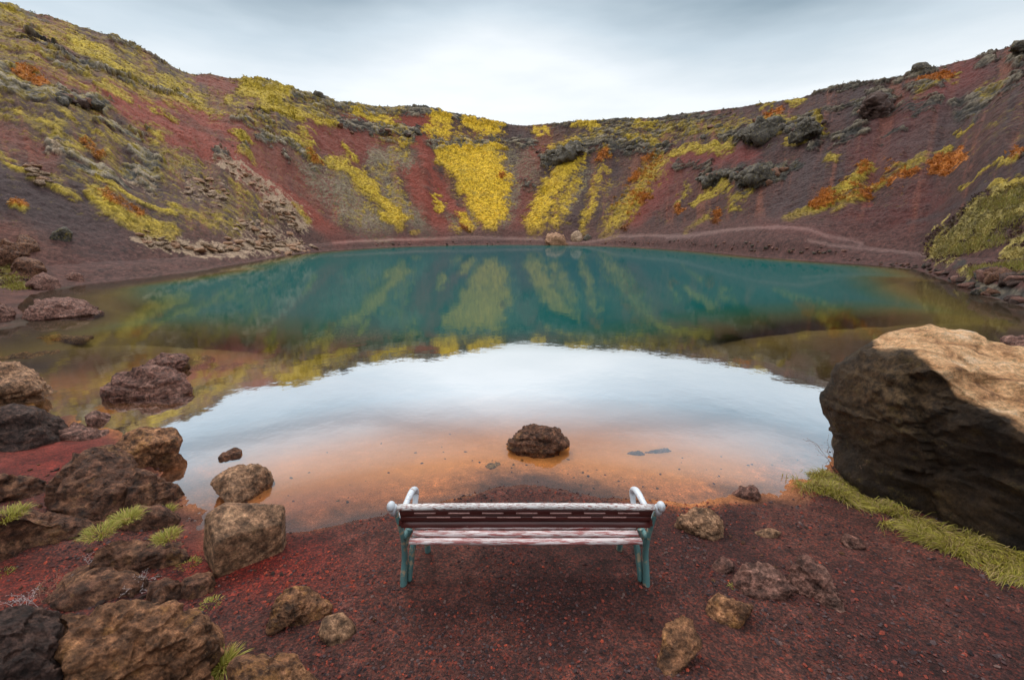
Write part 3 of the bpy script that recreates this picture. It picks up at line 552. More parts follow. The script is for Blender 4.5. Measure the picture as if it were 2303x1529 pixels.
# ------------------------------------------------------------------ rocks
MB = mat_rock('brown_lava', (.145, .062, .035), (.042, .020, .014), (.32, .155, .08), (.33, .165, .065), .43)
MD = mat_rock('dark_lava', (.068, .036, .028), (.022, .013, .011), (.15, .08, .055), (.12, .07, .03), .36, 1.3)
MP = mat_rock('purple_lava', (.19, .085, .062), (.06, .028, .022), (.32, .18, .135), (.16, .06, .04), .42, 1.2)
MT = mat_rock('tan_stone', (.34, .18, .10), (.15, .075, .042), (.50, .30, .17), (.25, .14, .06), .42)
MG = mat_rock('grey_stone', (.085, .070, .055), (.028, .025, .022), (.18, .155, .12), (.25, .18, .03), .45, .6)
MS = mat_rock('pale_scree', (.36, .235, .15), (.15, .09, .06), (.52, .37, .25), (.25, .15, .05), .38, .6)
MBP = mat_rock('ochre_lava', (.26, .115, .055), (.05, .026, .016), (.52, .26, .12), (.46, .21, .065), .46)
def ico(sub):
    bm = bmesh.new(); bmesh.ops.create_icosphere(bm, subdivisions=sub, radius=1)
    v = np.array([x.co[:] for x in bm.verts]); f = np.array([[y.index for y in x.verts] for x in bm.faces]); bm.free(); return v, f
ICO = {k: ico(k) for k in (2, 3, 4, 5, 6)}
def facet(n, seed, k=14, lo=.62, hi=.88):
    g = np.random.default_rng(seed); n = n.copy()
    for _ in range(2):
        for i in range(k):
            m = g.normal(size=3); m /= np.linalg.norm(m); off = g.uniform(lo, hi)
            d = n @ m; e = np.maximum(d - off, 0); n -= (e * .98)[:, None] * m
    return n
def roughen(v, f, size, seed, amp=.06, layer=0):
    """push the surface in and out along its normals with broken, ridged noise"""
    def normals(v):
        fn = np.cross(v[f[:, 1]] - v[f[:, 0]], v[f[:, 2]] - v[f[:, 0]]); nn = np.zeros_like(v)
        for i in range(3): np.add.at(nn, f[:, i], fn)
        return nn / (np.linalg.norm(nn, axis=1)[:, None] + 1e-12)
    s = 1 / size; q = v + seed * 3.7
    qq = q * np.array([1, 1, 1 + 2.5 * layer])
    h = (fbm(qq, 1.5 * s, 4, seed, .55, True) - .6) * .8 + (fbm(qq, 5 * s, 4, seed + 9, .6, True) - .5) * .9
    c, id_ = cells(qq, 2.1 * s, seed); c5, id5 = cells(qq + .15 * vnoise(q * 8 * s, seed)[:, None], 5.2 * s, seed + 60); h += (id_ - .5) * 1.1 + (id5 - .5) * .55; h -= np.clip(c - .62, 0, 1) * 1.6; st_ = q[:, 2] * 9 * s + 1.6 * fbm(q, 1.2 * s, 2, seed + 77); h += .28 * (.35 + layer) * (st_ - np.floor(st_) - .5)
    v = v + normals(v) * (h * amp * size)[:, None]
    v = v + normals(v) * ((fbm(q, 30 * s, 3, seed + 3, .7) - .5) * amp * .4 * size)[:, None]
    return v
rock_n = [0]
def hull_shape(pts, sub, p=60, cuts=0, seed=0, fwd=None):
    """dense angular surface: the convex hull of pts with slightly worn edges"""
    bm = bmesh.new()
    for q in pts: bm.verts.new(q)
    bmesh.ops.convex_hull(bm, input=bm.verts[:]); bmesh.ops.recalc_face_normals(bm, faces=bm.faces[:])
    c = pts.mean(0); pl = []
    for f_ in bm.faces:
        if f_.calc_area() < 1e-8: continue
        n_ = np.array(f_.normal[:]); o_ = (np.array(f_.verts[0].co[:]) - c) @ n_
        if o_ < 0: n_, o_ = -n_, -o_
        pl.append((*n_, max(o_, 1e-4)))
    bm.free(); pl = np.array(pl); v, f = ICO[sub]; g_ = np.random.default_rng(seed + 900)
    for _ in range(cuts):
        n_ = g_.normal(size=3) * np.array([1, 1, .9]) + (fwd * .5 if fwd is not None else 0) + np.array([0, 0, .35]); n_ /= np.linalg.norm(n_)
        pl = np.vstack([pl, [*n_, ((pts - c) @ n_).max() * g_.uniform(.60, .82)]])
    ext = np.ptp(pts, axis=0) / 2; d = v * ext; d /= np.linalg.norm(d, axis=1)[:, None]
    g = np.maximum(d @ pl[:, :3].T, 0) / pl[:, 3]; m = g.max(1); rr = 1 / (m * ((g / m[:, None]) ** p).sum(1) ** (1 / p))
    return c + d * rr[:, None], f
def rock(outline, m, label, name='rock', thick=.8, h0=None, sub=5, amp=.06, layer=0, back=.40, cat='rock', k=15, lo=.50, group=None, facets=True, lift=0, dist=None, plane=None, front=None, rear=None, sink=.35, pill=1.12, scale=1.08, hullpts=None, lean=None):
    """a stone whose outline reads as the listed silhouette seen from the path; real size from its contact with the ground"""
    rock_n[0] += 1; seed = rock_n[0]
    O = np.array(outline, float); cx, cy = (O[:, 0].min() + O[:, 0].max()) / 2, (O[:, 1].min() + O[:, 1].max()) / 2
    by = O[:, 1].max(); 
    c0 = onz(cx, by, h0) if h0 is not None else hit(cx, by)
    hd = math.hypot(c0[0], c0[1]) if dist is None else dist
    dirh = np.array([c0[0], c0[1], 0]) / math.hypot(c0[0], c0[1]); right = np.array([dirh[1], -dirh[0], 0]); up = np.array([0, 0, 1.])
    wpx = O[:, 0].max() - O[:, 0].min(); W_ = wpx / FP * hd * 1.05; T = W_ * min(thick, 1)
    Dc = hd + back * T; fr_, rr2_ = (front or T / 2), (rear or T / 2)
    if plane:
        A0, B0 = onz(plane[0], plane[1], h0), onz(plane[2], plane[3], h0); right = (B0 - A0); right[2] = 0; right /= np.linalg.norm(right); dirh = np.array([-right[1], right[0], 0])
        Dc = A0 @ dirh + back
    if lean is None: lean = 32 if (h0 is None and dist is None and by > 1000) else 0
    ln = math.radians(lean); nrm = dirh * math.cos(ln) - up * math.sin(ln); u2 = up * math.cos(ln) + dirh * math.sin(ln)
    if lean: fr_ *= .8; sink = min(sink, .18)
    ct = np.array([*(dirh[:2] * hd), c0[2]]) + nrm * (back * T) if not plane else dirh * Dc
    CM = np.array([0, 0, CH]); pts = []
    for q in O:
        d = ray(*q); t = ((ct - CM) @ nrm) / (d @ nrm); w = CM + d * t - ct; pts.append([w @ right, w @ u2])
    pts = np.array(pts); hh_ = np.ptp(pts[:, 1]); lowm = np.clip(1 - (pts[:, 1] - pts[:, 1].min()) / (hh_ * .45), 0, 1) ** .5; pts[:, 1] -= sink * hh_ * lowm
    c2 = (pts.max(0) + pts.min(0)) / 2
    g = np.random.default_rng(seed * 13 + 5); P2 = c2 + (pts - c2) * scale; c3 = []
    def put(q, dpt): c3.append(ct + right * q[0] + u2 * q[1] - nrm * dpt)
    kf, kt, kr = g.uniform(.72, .9), g.uniform(.60, .85), g.uniform(.65, .85); tf = g.uniform(-.35, .35, 2); tb = g.uniform(-.3, .3, 2); hw_ = np.ptp(P2, axis=0) / 2
    for q in P2:
        u_ = (q - c2) / hw_; put(q, g.uniform(-.08, .08) * T)
        put(c2 + (q - c2) * np.array([kf, kf * (kt if q[1] > c2[1] else 1)]), fr_ * (.85 + tf @ u_))
        put(c2 + (q - c2) * np.array([kr, kr]), -rr2_ * (.85 + tb @ u_))
    if hullpts is not None: c3 = hullpts
    w, f = hull_shape(np.array(c3), sub, cuts=0 if hullpts is not None else (0 if 'cube shaped stone standing' in label else 9), seed=seed, fwd=-dirh)
    size = (W_ + (pts[:, 1].max() - pts[:, 1].min())) / 2
    w = roughen(w, f, size, seed, amp, layer)
    org = np.array([w[:, 0].mean(), w[:, 1].mean(), w[:, 2].min()])
    # keep the winding outward
    f2 = f if np.dot(np.cross(w[f[0, 1]] - w[f[0, 0]], w[f[0, 2]] - w[f[0, 0]]), w[f[0, 0]] - w.mean(0)) > 0 else f[:, ::-1]
    ob = mesh_np(name, w - org, f2, m); ob.location = org
    tag(ob, label, cat, group); return ob

# the big boulder
BO = [(1852, 905), (1878, 885), (1890, 835), (1945, 772), (2010, 752), (2060, 738), (2130, 736), (2195, 748), (2215, 768), (2303, 776), (2460, 790), (2600, 860), (2660, 1000), (2600, 1200), (2480, 1380), (2303, 1300), (2200, 1250), (2100, 1190), (1985, 1125), (1900, 1070), (1870, 985), (1856, 945)]
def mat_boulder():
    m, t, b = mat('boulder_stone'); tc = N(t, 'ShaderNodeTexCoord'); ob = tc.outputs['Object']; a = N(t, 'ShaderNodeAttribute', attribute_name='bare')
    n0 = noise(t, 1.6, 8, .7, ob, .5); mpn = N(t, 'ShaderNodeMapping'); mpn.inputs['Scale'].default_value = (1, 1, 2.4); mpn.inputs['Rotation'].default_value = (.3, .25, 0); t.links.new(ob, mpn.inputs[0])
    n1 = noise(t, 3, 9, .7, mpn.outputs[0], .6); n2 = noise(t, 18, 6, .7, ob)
    dk_shade = ramp(t, n0.outputs[0], [(.35, (.014, .010, .008)), (.52, (.045, .026, .014)), (.7, (.12, .068, .03))]).outputs[0]  # near-black front: mostly shade, put into the stone colour
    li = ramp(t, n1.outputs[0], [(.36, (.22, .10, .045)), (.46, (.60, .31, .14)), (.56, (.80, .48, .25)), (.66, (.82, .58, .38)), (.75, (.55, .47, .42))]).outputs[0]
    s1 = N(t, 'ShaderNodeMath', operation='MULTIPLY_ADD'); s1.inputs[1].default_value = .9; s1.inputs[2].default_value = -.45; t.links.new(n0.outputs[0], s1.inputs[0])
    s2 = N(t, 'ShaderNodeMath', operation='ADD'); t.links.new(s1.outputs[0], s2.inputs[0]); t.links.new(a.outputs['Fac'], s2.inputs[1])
    f = ramp(t, s2.outputs[0], [(.38, G3(0)), (.62, G3(1))]); c = mixc(t, f.outputs[0], dk_shade, li)
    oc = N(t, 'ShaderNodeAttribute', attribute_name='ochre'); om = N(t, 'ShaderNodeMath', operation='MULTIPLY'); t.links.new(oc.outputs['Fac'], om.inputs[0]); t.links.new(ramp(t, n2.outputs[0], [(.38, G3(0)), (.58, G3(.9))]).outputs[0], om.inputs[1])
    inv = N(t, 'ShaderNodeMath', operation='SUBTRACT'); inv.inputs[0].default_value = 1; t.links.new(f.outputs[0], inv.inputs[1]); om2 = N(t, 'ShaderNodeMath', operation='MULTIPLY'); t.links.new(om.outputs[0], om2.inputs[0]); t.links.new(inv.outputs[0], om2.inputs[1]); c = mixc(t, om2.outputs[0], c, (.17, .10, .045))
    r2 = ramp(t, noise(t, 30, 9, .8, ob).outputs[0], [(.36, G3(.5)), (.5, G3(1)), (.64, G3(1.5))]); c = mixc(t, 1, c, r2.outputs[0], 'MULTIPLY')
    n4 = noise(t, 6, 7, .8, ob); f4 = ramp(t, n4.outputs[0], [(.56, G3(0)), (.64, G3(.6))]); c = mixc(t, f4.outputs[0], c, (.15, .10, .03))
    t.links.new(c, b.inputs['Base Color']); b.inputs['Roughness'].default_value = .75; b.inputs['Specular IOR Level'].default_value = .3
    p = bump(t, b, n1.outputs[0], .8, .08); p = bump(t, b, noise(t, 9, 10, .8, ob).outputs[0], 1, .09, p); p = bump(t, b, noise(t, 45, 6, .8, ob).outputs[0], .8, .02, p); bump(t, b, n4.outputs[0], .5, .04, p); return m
A0, B0 = onz(1900, 1085, .12), onz(2303, 1262, .12); brt = B0 - A0; brt[2] = 0; brt /= np.linalg.norm(brt); bdr = np.array([-brt[1], brt[0], 0])
def bpt(qx, qy, d_):
    d = ray(qx, qy); t = (A0 @ bdr + d_) / (d @ bdr); return np.array([0, 0, CH]) + d * t
BH = [bpt(*q) for q in [(1866, 910, .35), (1880, 880, .3), (1902, 842, .35), (1962, 802, .35), (2060, 806, .15), (2140, 850, -.02), (2200, 905, -.10), (2303, 970, -.15), (2480, 1090, -.1),
    (1882, 975, .25), (1895, 1040, .25), (1915, 1085, .10), (1985, 1130, .10), (2100, 1190, .08), (2303, 1290, .12), (2480, 1400, .15), (2050, 1010, .02), (2150, 1090, .0), (2303, 1120, -.08),
    (1945, 790, .7), (1998, 766, .95), (2060, 752, 1.2), (2130, 750, 1.4), (2200, 762, 1.6), (2303, 792, 1.9), (2500, 820, 2.2), (2620, 900, 1.8), (1950, 900, 1.5), (2010, 930, 1.9), (2303, 900, 2.6), (2600, 1000, 2.6), (2650, 1300, .8)]]
big = rock(BO, mat_boulder(), 'huge boulder with a tan top and shade painted into its dark front at the right edge, grass along its foot', 'boulder', h0=.12, sub=6, amp=.042, layer=.3, cat='boulder', hullpts=BH)
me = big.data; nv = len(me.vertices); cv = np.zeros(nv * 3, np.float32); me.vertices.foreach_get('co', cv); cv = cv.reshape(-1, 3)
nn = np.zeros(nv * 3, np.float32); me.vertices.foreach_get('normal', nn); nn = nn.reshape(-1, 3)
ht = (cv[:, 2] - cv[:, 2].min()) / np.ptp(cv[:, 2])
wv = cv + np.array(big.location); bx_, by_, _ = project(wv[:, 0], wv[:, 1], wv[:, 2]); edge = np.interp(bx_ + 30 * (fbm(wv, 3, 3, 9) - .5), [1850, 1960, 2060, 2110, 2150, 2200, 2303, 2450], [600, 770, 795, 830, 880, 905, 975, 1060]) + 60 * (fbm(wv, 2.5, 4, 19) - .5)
a_ = me.attributes.new('bare', 'FLOAT', 'POINT'); a_.data.foreach_set('value', (sstep(35, -35, by_ - edge) * .9).astype(np.float32))  # marks the tan top; below it the front carries painted shade
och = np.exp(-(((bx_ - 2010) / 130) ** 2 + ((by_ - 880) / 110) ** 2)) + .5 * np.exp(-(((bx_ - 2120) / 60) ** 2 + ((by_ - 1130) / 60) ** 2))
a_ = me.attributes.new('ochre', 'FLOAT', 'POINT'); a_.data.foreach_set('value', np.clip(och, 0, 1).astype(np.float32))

RK = [
 # left cluster by the lake
 ([(-120, 830), (-40, 812), (30, 824), (75, 850), (110, 882), (100, 915), (40, 925), (-60, 930), (-130, 920)], MT, 'striped brown slab rock at the left edge above the waterline', dict(h0=.0, layer=1)),
 ([(-120, 930), (0, 916), (60, 920), (112, 935), (142, 965), (132, 1000), (60, 1024), (0, 1028), (-120, 1030)], MD, 'pitted dark lava rock at the left edge below the striped slab', dict(amp=.09)),
 ([(140, 970), (180, 962), (240, 966), (258, 980), (230, 992), (150, 990)], MP, 'low crusty lava ridge between red cinder and the brown water', dict(amp=.1, sub=4)),
 ([(240, 1000), (262, 985), (310, 970), (392, 968), (402, 985), (390, 1008), (335, 1050), (290, 1045), (250, 1020)], MBP, 'flat brown slab pointing out into the water above the peaked rock', dict(h0=.02, thick=.5)),
 ([(98, 1160), (130, 1100), (165, 1048), (205, 1012), (262, 1008), (305, 1030), (330, 1075), (310, 1150), (250, 1185), (160, 1185)], MB, 'tall peaked brown rock in the left cluster behind the grass tuft', dict(layer=.4)),
 ([(275, 1075), (300, 1050), (350, 1062), (398, 1085), (404, 1125), (385, 1150), (320, 1160), (280, 1140)], MB, 'dark brown rock leaning on the right side of the tall peaked rock', dict(amp=.07)),
 ([(-80, 1085), (0, 1068), (60, 1072), (118, 1085), (125, 1105), (100, 1135), (20, 1145), (-80, 1140)], MB, 'low rounded rock at the left edge under the red cinder patch', dict(layer=.5)),
 ([(-100, 1170), (0, 1140), (60, 1142), (130, 1165), (205, 1190), (210, 1215), (165, 1270), (80, 1280), (-100, 1275)], MB, 'broad dark rock at the left edge in the middle of the cluster', dict(layer=.4)),
 ([(262, 1165), (300, 1145), (350, 1135), (398, 1142), (402, 1180), (360, 1205), (300, 1205)], MB, 'small brown rock with grass tufts on both sides near the water', dict(sub=4)),
 ([(190, 1240), (225, 1195), (290, 1198), (400, 1215), (462, 1228), (455, 1255), (400, 1290), (300, 1300), (215, 1292)], MB, 'long dark rock reaching toward the cube shaped stone', dict(layer=.6, thick=.5)),
 ([(468, 1165), (500, 1145), (560, 1140), (632, 1138), (636, 1212), (600, 1240), (540, 1262), (485, 1275), (462, 1235)], MT, 'brown cube shaped stone standing at the water edge left of the bench', dict(amp=.013, thick=.7, sub=6, lean=0)),
 ([(110, 1350), (150, 1290), (205, 1268), (270, 1290), (330, 1300), (310, 1345), (200, 1370)], MB, 'mid sized brown rock just behind the ochre topped front rock', dict(sub=5)),
 ([(320, 1330), (350, 1300), (400, 1310), (430, 1340), (410, 1375), (340, 1370)], MB, 'small knobbly rock wedged behind the ochre topped front rock', dict(sub=4, amp=.09)),
 ([(400, 1300), (440, 1285), (485, 1285), (494, 1310), (470, 1345), (420, 1352)], MB, 'small square rock on the cinder right of the knobbly rock', dict(sub=4)),
 ([(110, 1440), (170, 1375), (290, 1345), (400, 1338), (470, 1368), (503, 1430), (490, 1500), (450, 1580), (380, 1640), (240, 1660), (130, 1600), (100, 1520)], MBP, 'largest front rock, ochre top and black underside, at the lower left', dict(layer=.3, sub=6, thick=.6, amp=.075, dist=2.1, scale=1.1, lean=28)),
 ([(-120, 1420), (0, 1385), (60, 1375), (130, 1395), (165, 1450), (150, 1560), (60, 1640), (-120, 1640)], MD, 'dark mossy rock filling the bottom left corner', dict(sub=6, dist=2.2, lean=25)),
 ([(588, 1412), (610, 1350), (640, 1325), (690, 1322), (740, 1345), (760, 1368), (710, 1392), (650, 1400), (610, 1418)], MBP, 'jagged half buried rock with yellow moss left of the bench', dict(amp=.1, lean=45, thick=.5)),
 ([(718, 1420), (730, 1390), (775, 1378), (804, 1400), (800, 1432), (765, 1450), (722, 1452)], MT, 'small smooth tan stone in front of the jagged mossy rock', dict(amp=.04, sub=4, thick=.8, lean=40)),
 ([(490, 1560), (540, 1505), (600, 1488), (690, 1500), (755, 1530), (740, 1600), (540, 1620)], MBP, 'yellow stained rock cut by the bottom edge of the picture', dict(dist=1.75)),
 # in the water
 ([(1140, 988), (1150, 970), (1195, 958), (1235, 950), (1262, 972), (1278, 1000), (1240, 1020), (1180, 1012)], MB, 'jagged grey brown rock alone in the shallows beyond the bench', dict(h0=-.03, amp=.085, sink=.10, layer=.5, thick=.7)),
 ([(478, 1092), (520, 1062), (585, 1045), (614, 1068), (612, 1102), (570, 1130), (540, 1120)], MT, 'pinkish brown stone in the shallow water behind the cube shaped stone', dict(h0=-.03, amp=.045, sink=.12, pill=1.05)),
 ([(488, 1024), (525, 1010), (541, 1016), (532, 1034), (500, 1036)], MB, 'small stone tip poking out of the water in the left bay', dict(h0=-.01, sub=4, amp=.08)),
 ([(240, 885), (265, 852), (330, 838), (400, 832), (424, 850), (400, 872), (350, 888), (290, 900)], MP, 'larger purplish lava rock of the pair standing in the left shallows', dict(h0=-.03, amp=.085, sink=.10, layer=.5, thick=.7)),
 ([(322, 830), (360, 800), (420, 803), (432, 818), (405, 836), (340, 842)], MP, 'smaller purplish lava rock of the pair, the farther one', dict(h0=-.03, amp=.085, sink=.10, layer=.5, thick=.7)),
 ([(188, 940), (215, 927), (250, 935), (255, 950), (205, 957)], MP, 'little grey stone just above water near the left shore', dict(h0=-.01, sub=4, amp=.06)),
 ([(50, 710), (75, 685), (130, 672), (190, 680), (224, 695), (195, 712), (100, 718)], MP, 'long low lava rock at the end of the red spit on the left shore', dict(h0=0, amp=.09)),
 ([(-60, 700), (-20, 682), (22, 682), (28, 700), (15, 725), (-60, 728)], MP, 'dark rock at the left picture edge beside the red spit', dict(h0=0, amp=.09)),
 ([(138, 628), (165, 610), (190, 618), (188, 630), (150, 634)], MP, 'lone rounded rock on the dark beach of the left shore', dict(sub=4)),
 # right of the bench
 ([(1513, 1175), (1560, 1148), (1600, 1152), (1634, 1168), (1628, 1192), (1602, 1218), (1560, 1205)], MT, 'tan brown rock half buried just right of the bench', dict(amp=.09, lean=50, thick=.5)),
 ([(1688, 1200), (1722, 1187), (1757, 1196), (1742, 1211), (1712, 1213)], MT, 'flat pale stone flush with the cinder right of the tan rock', dict(sub=4, thick=.6)),
 ([(1598, 1275), (1625, 1250), (1652, 1262), (1650, 1285), (1618, 1292)], MP, 'faint low stone at the upper left of the red brown boulder group', dict(sub=4)),
 ([(1642, 1318), (1668, 1266), (1730, 1262), (1785, 1290), (1790, 1325), (1740, 1345), (1680, 1352)], MP, 'rounded red brown rock, largest of the group right of the bench', dict(amp=.07, lean=48, thick=.5)),
 ([(1775, 1290), (1812, 1254), (1862, 1288), (1892, 1345), (1885, 1366), (1840, 1340), (1785, 1330)], MP, 'craggy red brown rock trailing down to the right of the rounded one', dict(amp=.10, lean=52, thick=.45)),
 ([(1587, 1395), (1600, 1350), (1628, 1328), (1668, 1335), (1690, 1362), (1660, 1402), (1605, 1420)], MBP, 'upright ochre brown stone below the red brown rock group', dict(amp=.05, sub=5, lean=45, thick=.7)),
 ([(1478, 1500), (1495, 1410), (1540, 1390), (1576, 1398), (1584, 1455), (1540, 1490), (1500, 1530)], MBP, 'moss stained stone at lower right nearest the camera', dict(amp=.07, lean=50, thick=.6)),
 ([(1635, 1118), (1660, 1102), (1705, 1100), (1722, 1118), (1690, 1128)], MP, 'crumbly low rock at the waterline right of the bench', dict(sub=4, amp=.13)),
 ([(1880, 1212), (1905, 1200), (1950, 1222), (1955, 1236), (1910, 1232)], MP, 'nearly buried flat stone between the rocks and the grass fringe', dict(sub=4, thick=.5)),
 ([(2210, 800), (2240, 772), (2303, 772), (2360, 780), (2380, 805)], MP, 'low rock in the water behind the huge boulder', dict(h0=0, amp=.1)),
 # farther left slope and shore
 ([(108, 535), (118, 512), (140, 508), (160, 522), (155, 540), (125, 545)], MG, 'grey boulder resting on the dark left slope', dict(sub=4)),
 ([(25, 555), (45, 530), (75, 532), (88, 550), (75, 570), (40, 572)], MB, 'dark boulder at the foot of the left slope', dict(sub=4, amp=.09)),
 ([(-40, 580), (-10, 535), (25, 530), (45, 560), (30, 595), (-30, 600)], MB, 'dark rock mass at the left picture edge above the yellow grass', dict(sub=5, amp=.1)),
 ([(20, 612), (45, 585), (80, 590), (96, 605), (70, 625), (35, 625)], MB, 'mossy dark rock on the left bank beneath the boulders', dict(sub=4, amp=.1)),
 ([(60, 640), (95, 615), (125, 628), (132, 645), (100, 655)], MP, 'smooth brown rock where the left bank meets the water', dict(sub=4)),
 # far shore
 ([(1218, 548), (1222, 532), (1245, 522), (1268, 528), (1272, 545), (1245, 553)], MT, 'pale boulder pile on the far shore, its larger left block', dict(sub=4, amp=.2, scale=.95)),
 ([(1282, 538), (1285, 522), (1300, 520), (1312, 532), (1305, 544)], MS, 'pale tilted block on the far shore right of the larger one', dict(sub=4, amp=.1)),
 ([(1308, 540), (1318, 526), (1332, 530), (1330, 542)], MG, 'small grey block at the right end of the far shore boulders', dict(sub=3, amp=.1)),
 # rim
 ([(2045, 168), (2052, 152), (2072, 147), (2095, 152), (2098, 166)], MG, 'rounded outcrop standing up on the right rim', dict(sub=4, amp=.12)),
 ([(2270, 118), (2278, 98), (2303, 90), (2340, 92), (2345, 125)], MG, 'dark crag on the rim at the right picture edge', dict(sub=4, amp=.12)),
 ([(700, 216), (708, 205), (722, 206), (730, 220)], MG, 'knobbly crag on the left rim skyline', dict(sub=3, amp=.12)),
 ([(1930, 262), (1945, 225), (1985, 215), (2010, 235), (1985, 258), (1945, 268)], MD, 'dark lava crag high on the right slope', dict(sub=5, amp=.24, scale=.92)),
 ([(1575, 412), (1590, 396), (1640, 390), (1652, 402), (1620, 412)], MG, 'left half of the dark lava outcrop low on the right slope', dict(sub=5, amp=.24, scale=.92)),
 ([(1655, 412), (1680, 388), (1740, 384), (1765, 388), (1750, 402), (1690, 418)], MG, 'right half of the dark lava outcrop low on the right slope', dict(sub=5, amp=.24, scale=.92)),
 ([(1660, 305), (1690, 285), (1740, 278), (1770, 290), (1740, 312), (1680, 322)], MG, 'grey cliff nose under moss left of the hollow on the right rim', dict(sub=5, amp=.24, scale=.92)),
 ([(1780, 305), (1800, 272), (1840, 260), (1855, 280), (1840, 300), (1800, 318)], MG, 'pale grey cliff block at the right end of the upper ledge', dict(sub=5, amp=.24, scale=.92)),
 ([(1225, 355), (1250, 332), (1300, 325), (1315, 340), (1280, 358), (1245, 368)], MG, 'grey crag above the second yellow moss tongue', dict(sub=5, amp=.18)),
]
for O, m, lab, kw in RK: rock(O, m, lab, **kw)

# flat stones lying under the water: tops just below the surface
def slab(c, sx_, sy_, rot, z, m, label, h=.12):
    v, f = ICO[4]; n = facet(v, abs(int(c[0] * 10)) + 50, 8, .6, .8) * np.array([sx_ / 2, sy_ / 2, h]) ; rock_n[0] += 1
    n = roughen(n, f, min(sx_, sy_), rock_n[0], .13)
    ob = mesh_np('sunken_rock', n, f, m); ob.location = (c[0], c[1], z); ob.rotation_euler.z = rot; tag(ob, label, 'rock', 'flat rocks under the water'); return ob
MBED = mat_rock('mud_coated_rock', (.30, .16, .05), (.10, .055, .02), (.42, .26, .1), (.3, .2, .06), .4)
for q, w_, d_, rot, z, lab in [
 ((800, 745), 3.4, 1.0, .12, -.13, 'long pale slab lying under the green water left of centre'),
 ((255, 918), .75, .35, .1, -.11, 'orange sunken slab near the little grey stone'), ((270, 942), .6, .3, .2, -.11, 'small sunken slab touching the little grey stone'),
 ((440, 818), .9, .7, .2, -.10, 'rusty sunken rock beside the pair of lava rocks'), ((520, 828), 1.5, .5, .3, -.2, 'dim sunken rock right of the lava rock pair'),
 ((430, 880), 1.6, .5, .3, -.16, 'dark sunken ledge below the lava rock pair'), ((180, 850), 1.8, .6, -.1, -.2, 'dark sunken ledge left of the lava rock pair'),
 ((60, 800), 1.6, .7, .1, -.18, 'broad sunken rock near the left picture edge'), ((1480, 1018), .62, .09, .15, -.10, 'thin dark sunken rock in the orange shallows right of centre'),
 ((1425, 1024), .42, .08, -.2, -.10, 'small sunken stone beside the thin dark one'), ((1108, 1052), .3, .2, .4, -.06, 'sunken stone below the lone jagged rock'),
 ((1800, 800), 1.6, .6, -.1, -.28, 'sunken rock in the green water left of the huge boulder'), ((1830, 845), 1.3, .45, -.2, -.25, 'second sunken rock near the huge boulder'), ((1720, 830), 1.2, .4, .1, -.3, 'third sunken rock farther from the huge boulder'),
 ((130, 760), 2.2, .6, .1, -.2, 'long sunken rock below the red spit')]:
    c = onz(*q, z); slab(c, w_, d_, rot, z - (.13 if 'pale slab' in lab else .05), MBED if 'dark' not in lab else MB, lab)

# copies of stones: scree on the left slope and dark rocks on the right shore
def stone_src(seed, m, flat, name):
    v, f = ICO[3]; n = facet(v, seed, 11, .55, .85) * np.array([1, .7, flat]); n = roughen(n, f, 1.2, seed, .09)
    me = mesh_np(name, n, f, m); return me
def scatter(name, mats, flat, label, cat, group, regions, up=.3, lo_hit=8, wet_ok=False):
    srcs = [stone_src(100 + i * 7 + int(flat * 10), mats[i % len(mats)], flat, name) for i in range(5)]; used = [False] * 5
    g = random.Random(len(regions) * 7)
    for (x0, y0, x1, y1, wd_, n_, lo_, hi_), label in zip(regions, label):
        for _ in range(n_):
            t = g.random(); qx = x0 + (x1 - x0) * t + g.gauss(0, wd_ * .5); qy = y0 + (y1 - y0) * t + g.gauss(0, wd_ * .5)
            p = hit(qx, qy, lo_hit)
            if p[2] < .02 and not wet_ok: continue
            i = g.randrange(5); s_ = srcs[i]
            if used[i]: o = s_.copy(); C.objects.link(o)
            else: o = s_; used[i] = True
            sz = g.uniform(lo_, hi_) ** 1.0
            o.scale = (sz * g.uniform(.8, 1.4), sz, sz * g.uniform(.7, 1.3)); o.location = (p[0], p[1], p[2] + sz * flat * up)
            sl = math.atan2(p[0], p[1])
            o.rotation_euler = (g.uniform(-.2, .35), g.uniform(-.35, .35), g.uniform(0, 6.28)); tag(o, label, cat, group)
    for i in range(5):
        if not used[i]: D.objects.remove(srcs[i])
scatter('scree_stone', [MS, MS, MT, MS, MT], .35, ['pale stone slab at the left tail of the scree above the dark left slope', 'tan stone slab in the dense scree at the waterline of the left slope', 'tan broken block in the scree just above the left waterline band', 'pale block in the scree beside the long red cinder streak',
  'pale loose stone high on the left slope where the red streak begins', 'pale flat stone near the left picture edge above the dark slope', 'pale stone below the cliff in the middle of the left slope', 'small stone at the foot of the red streak on the shore'], 'stone', 'pale scree on the left slope',
    [(320, 540, 470, 568, 14, 34, .18, .5), (450, 560, 680, 555, 16, 55, .3, .8), (540, 500, 640, 560, 22, 40, .3, .75), (610, 460, 680, 520, 20, 34, .3, .9), (490, 360, 600, 430, 14, 26, .3, .7), (60, 380, 110, 420, 14, 16, .2, .5), (420, 410, 500, 450, 22, 20, .3, .7), (600, 575, 700, 562, 8, 14, .25, .6)])
scatter('shore_rock', [MD, MG, MP, MB, MD], .6, ['dark wet rock at the waterline of the right shore heap', 'dark rock at the far end of the right shore heap near the path', 'dark rock higher up in the right shore heap among the grass', 'small dark rock strung along the water edge of the right bank'], 'rock', 'dark rocks along the right shore',
    [(2140, 640, 2303, 690, 12, 40, .12, .45), (2080, 600, 2160, 640, 8, 22, .1, .3), (2180, 620, 2320, 640, 16, 26, .15, .5), (2000, 600, 2090, 604, 3, 12, .08, .2)])
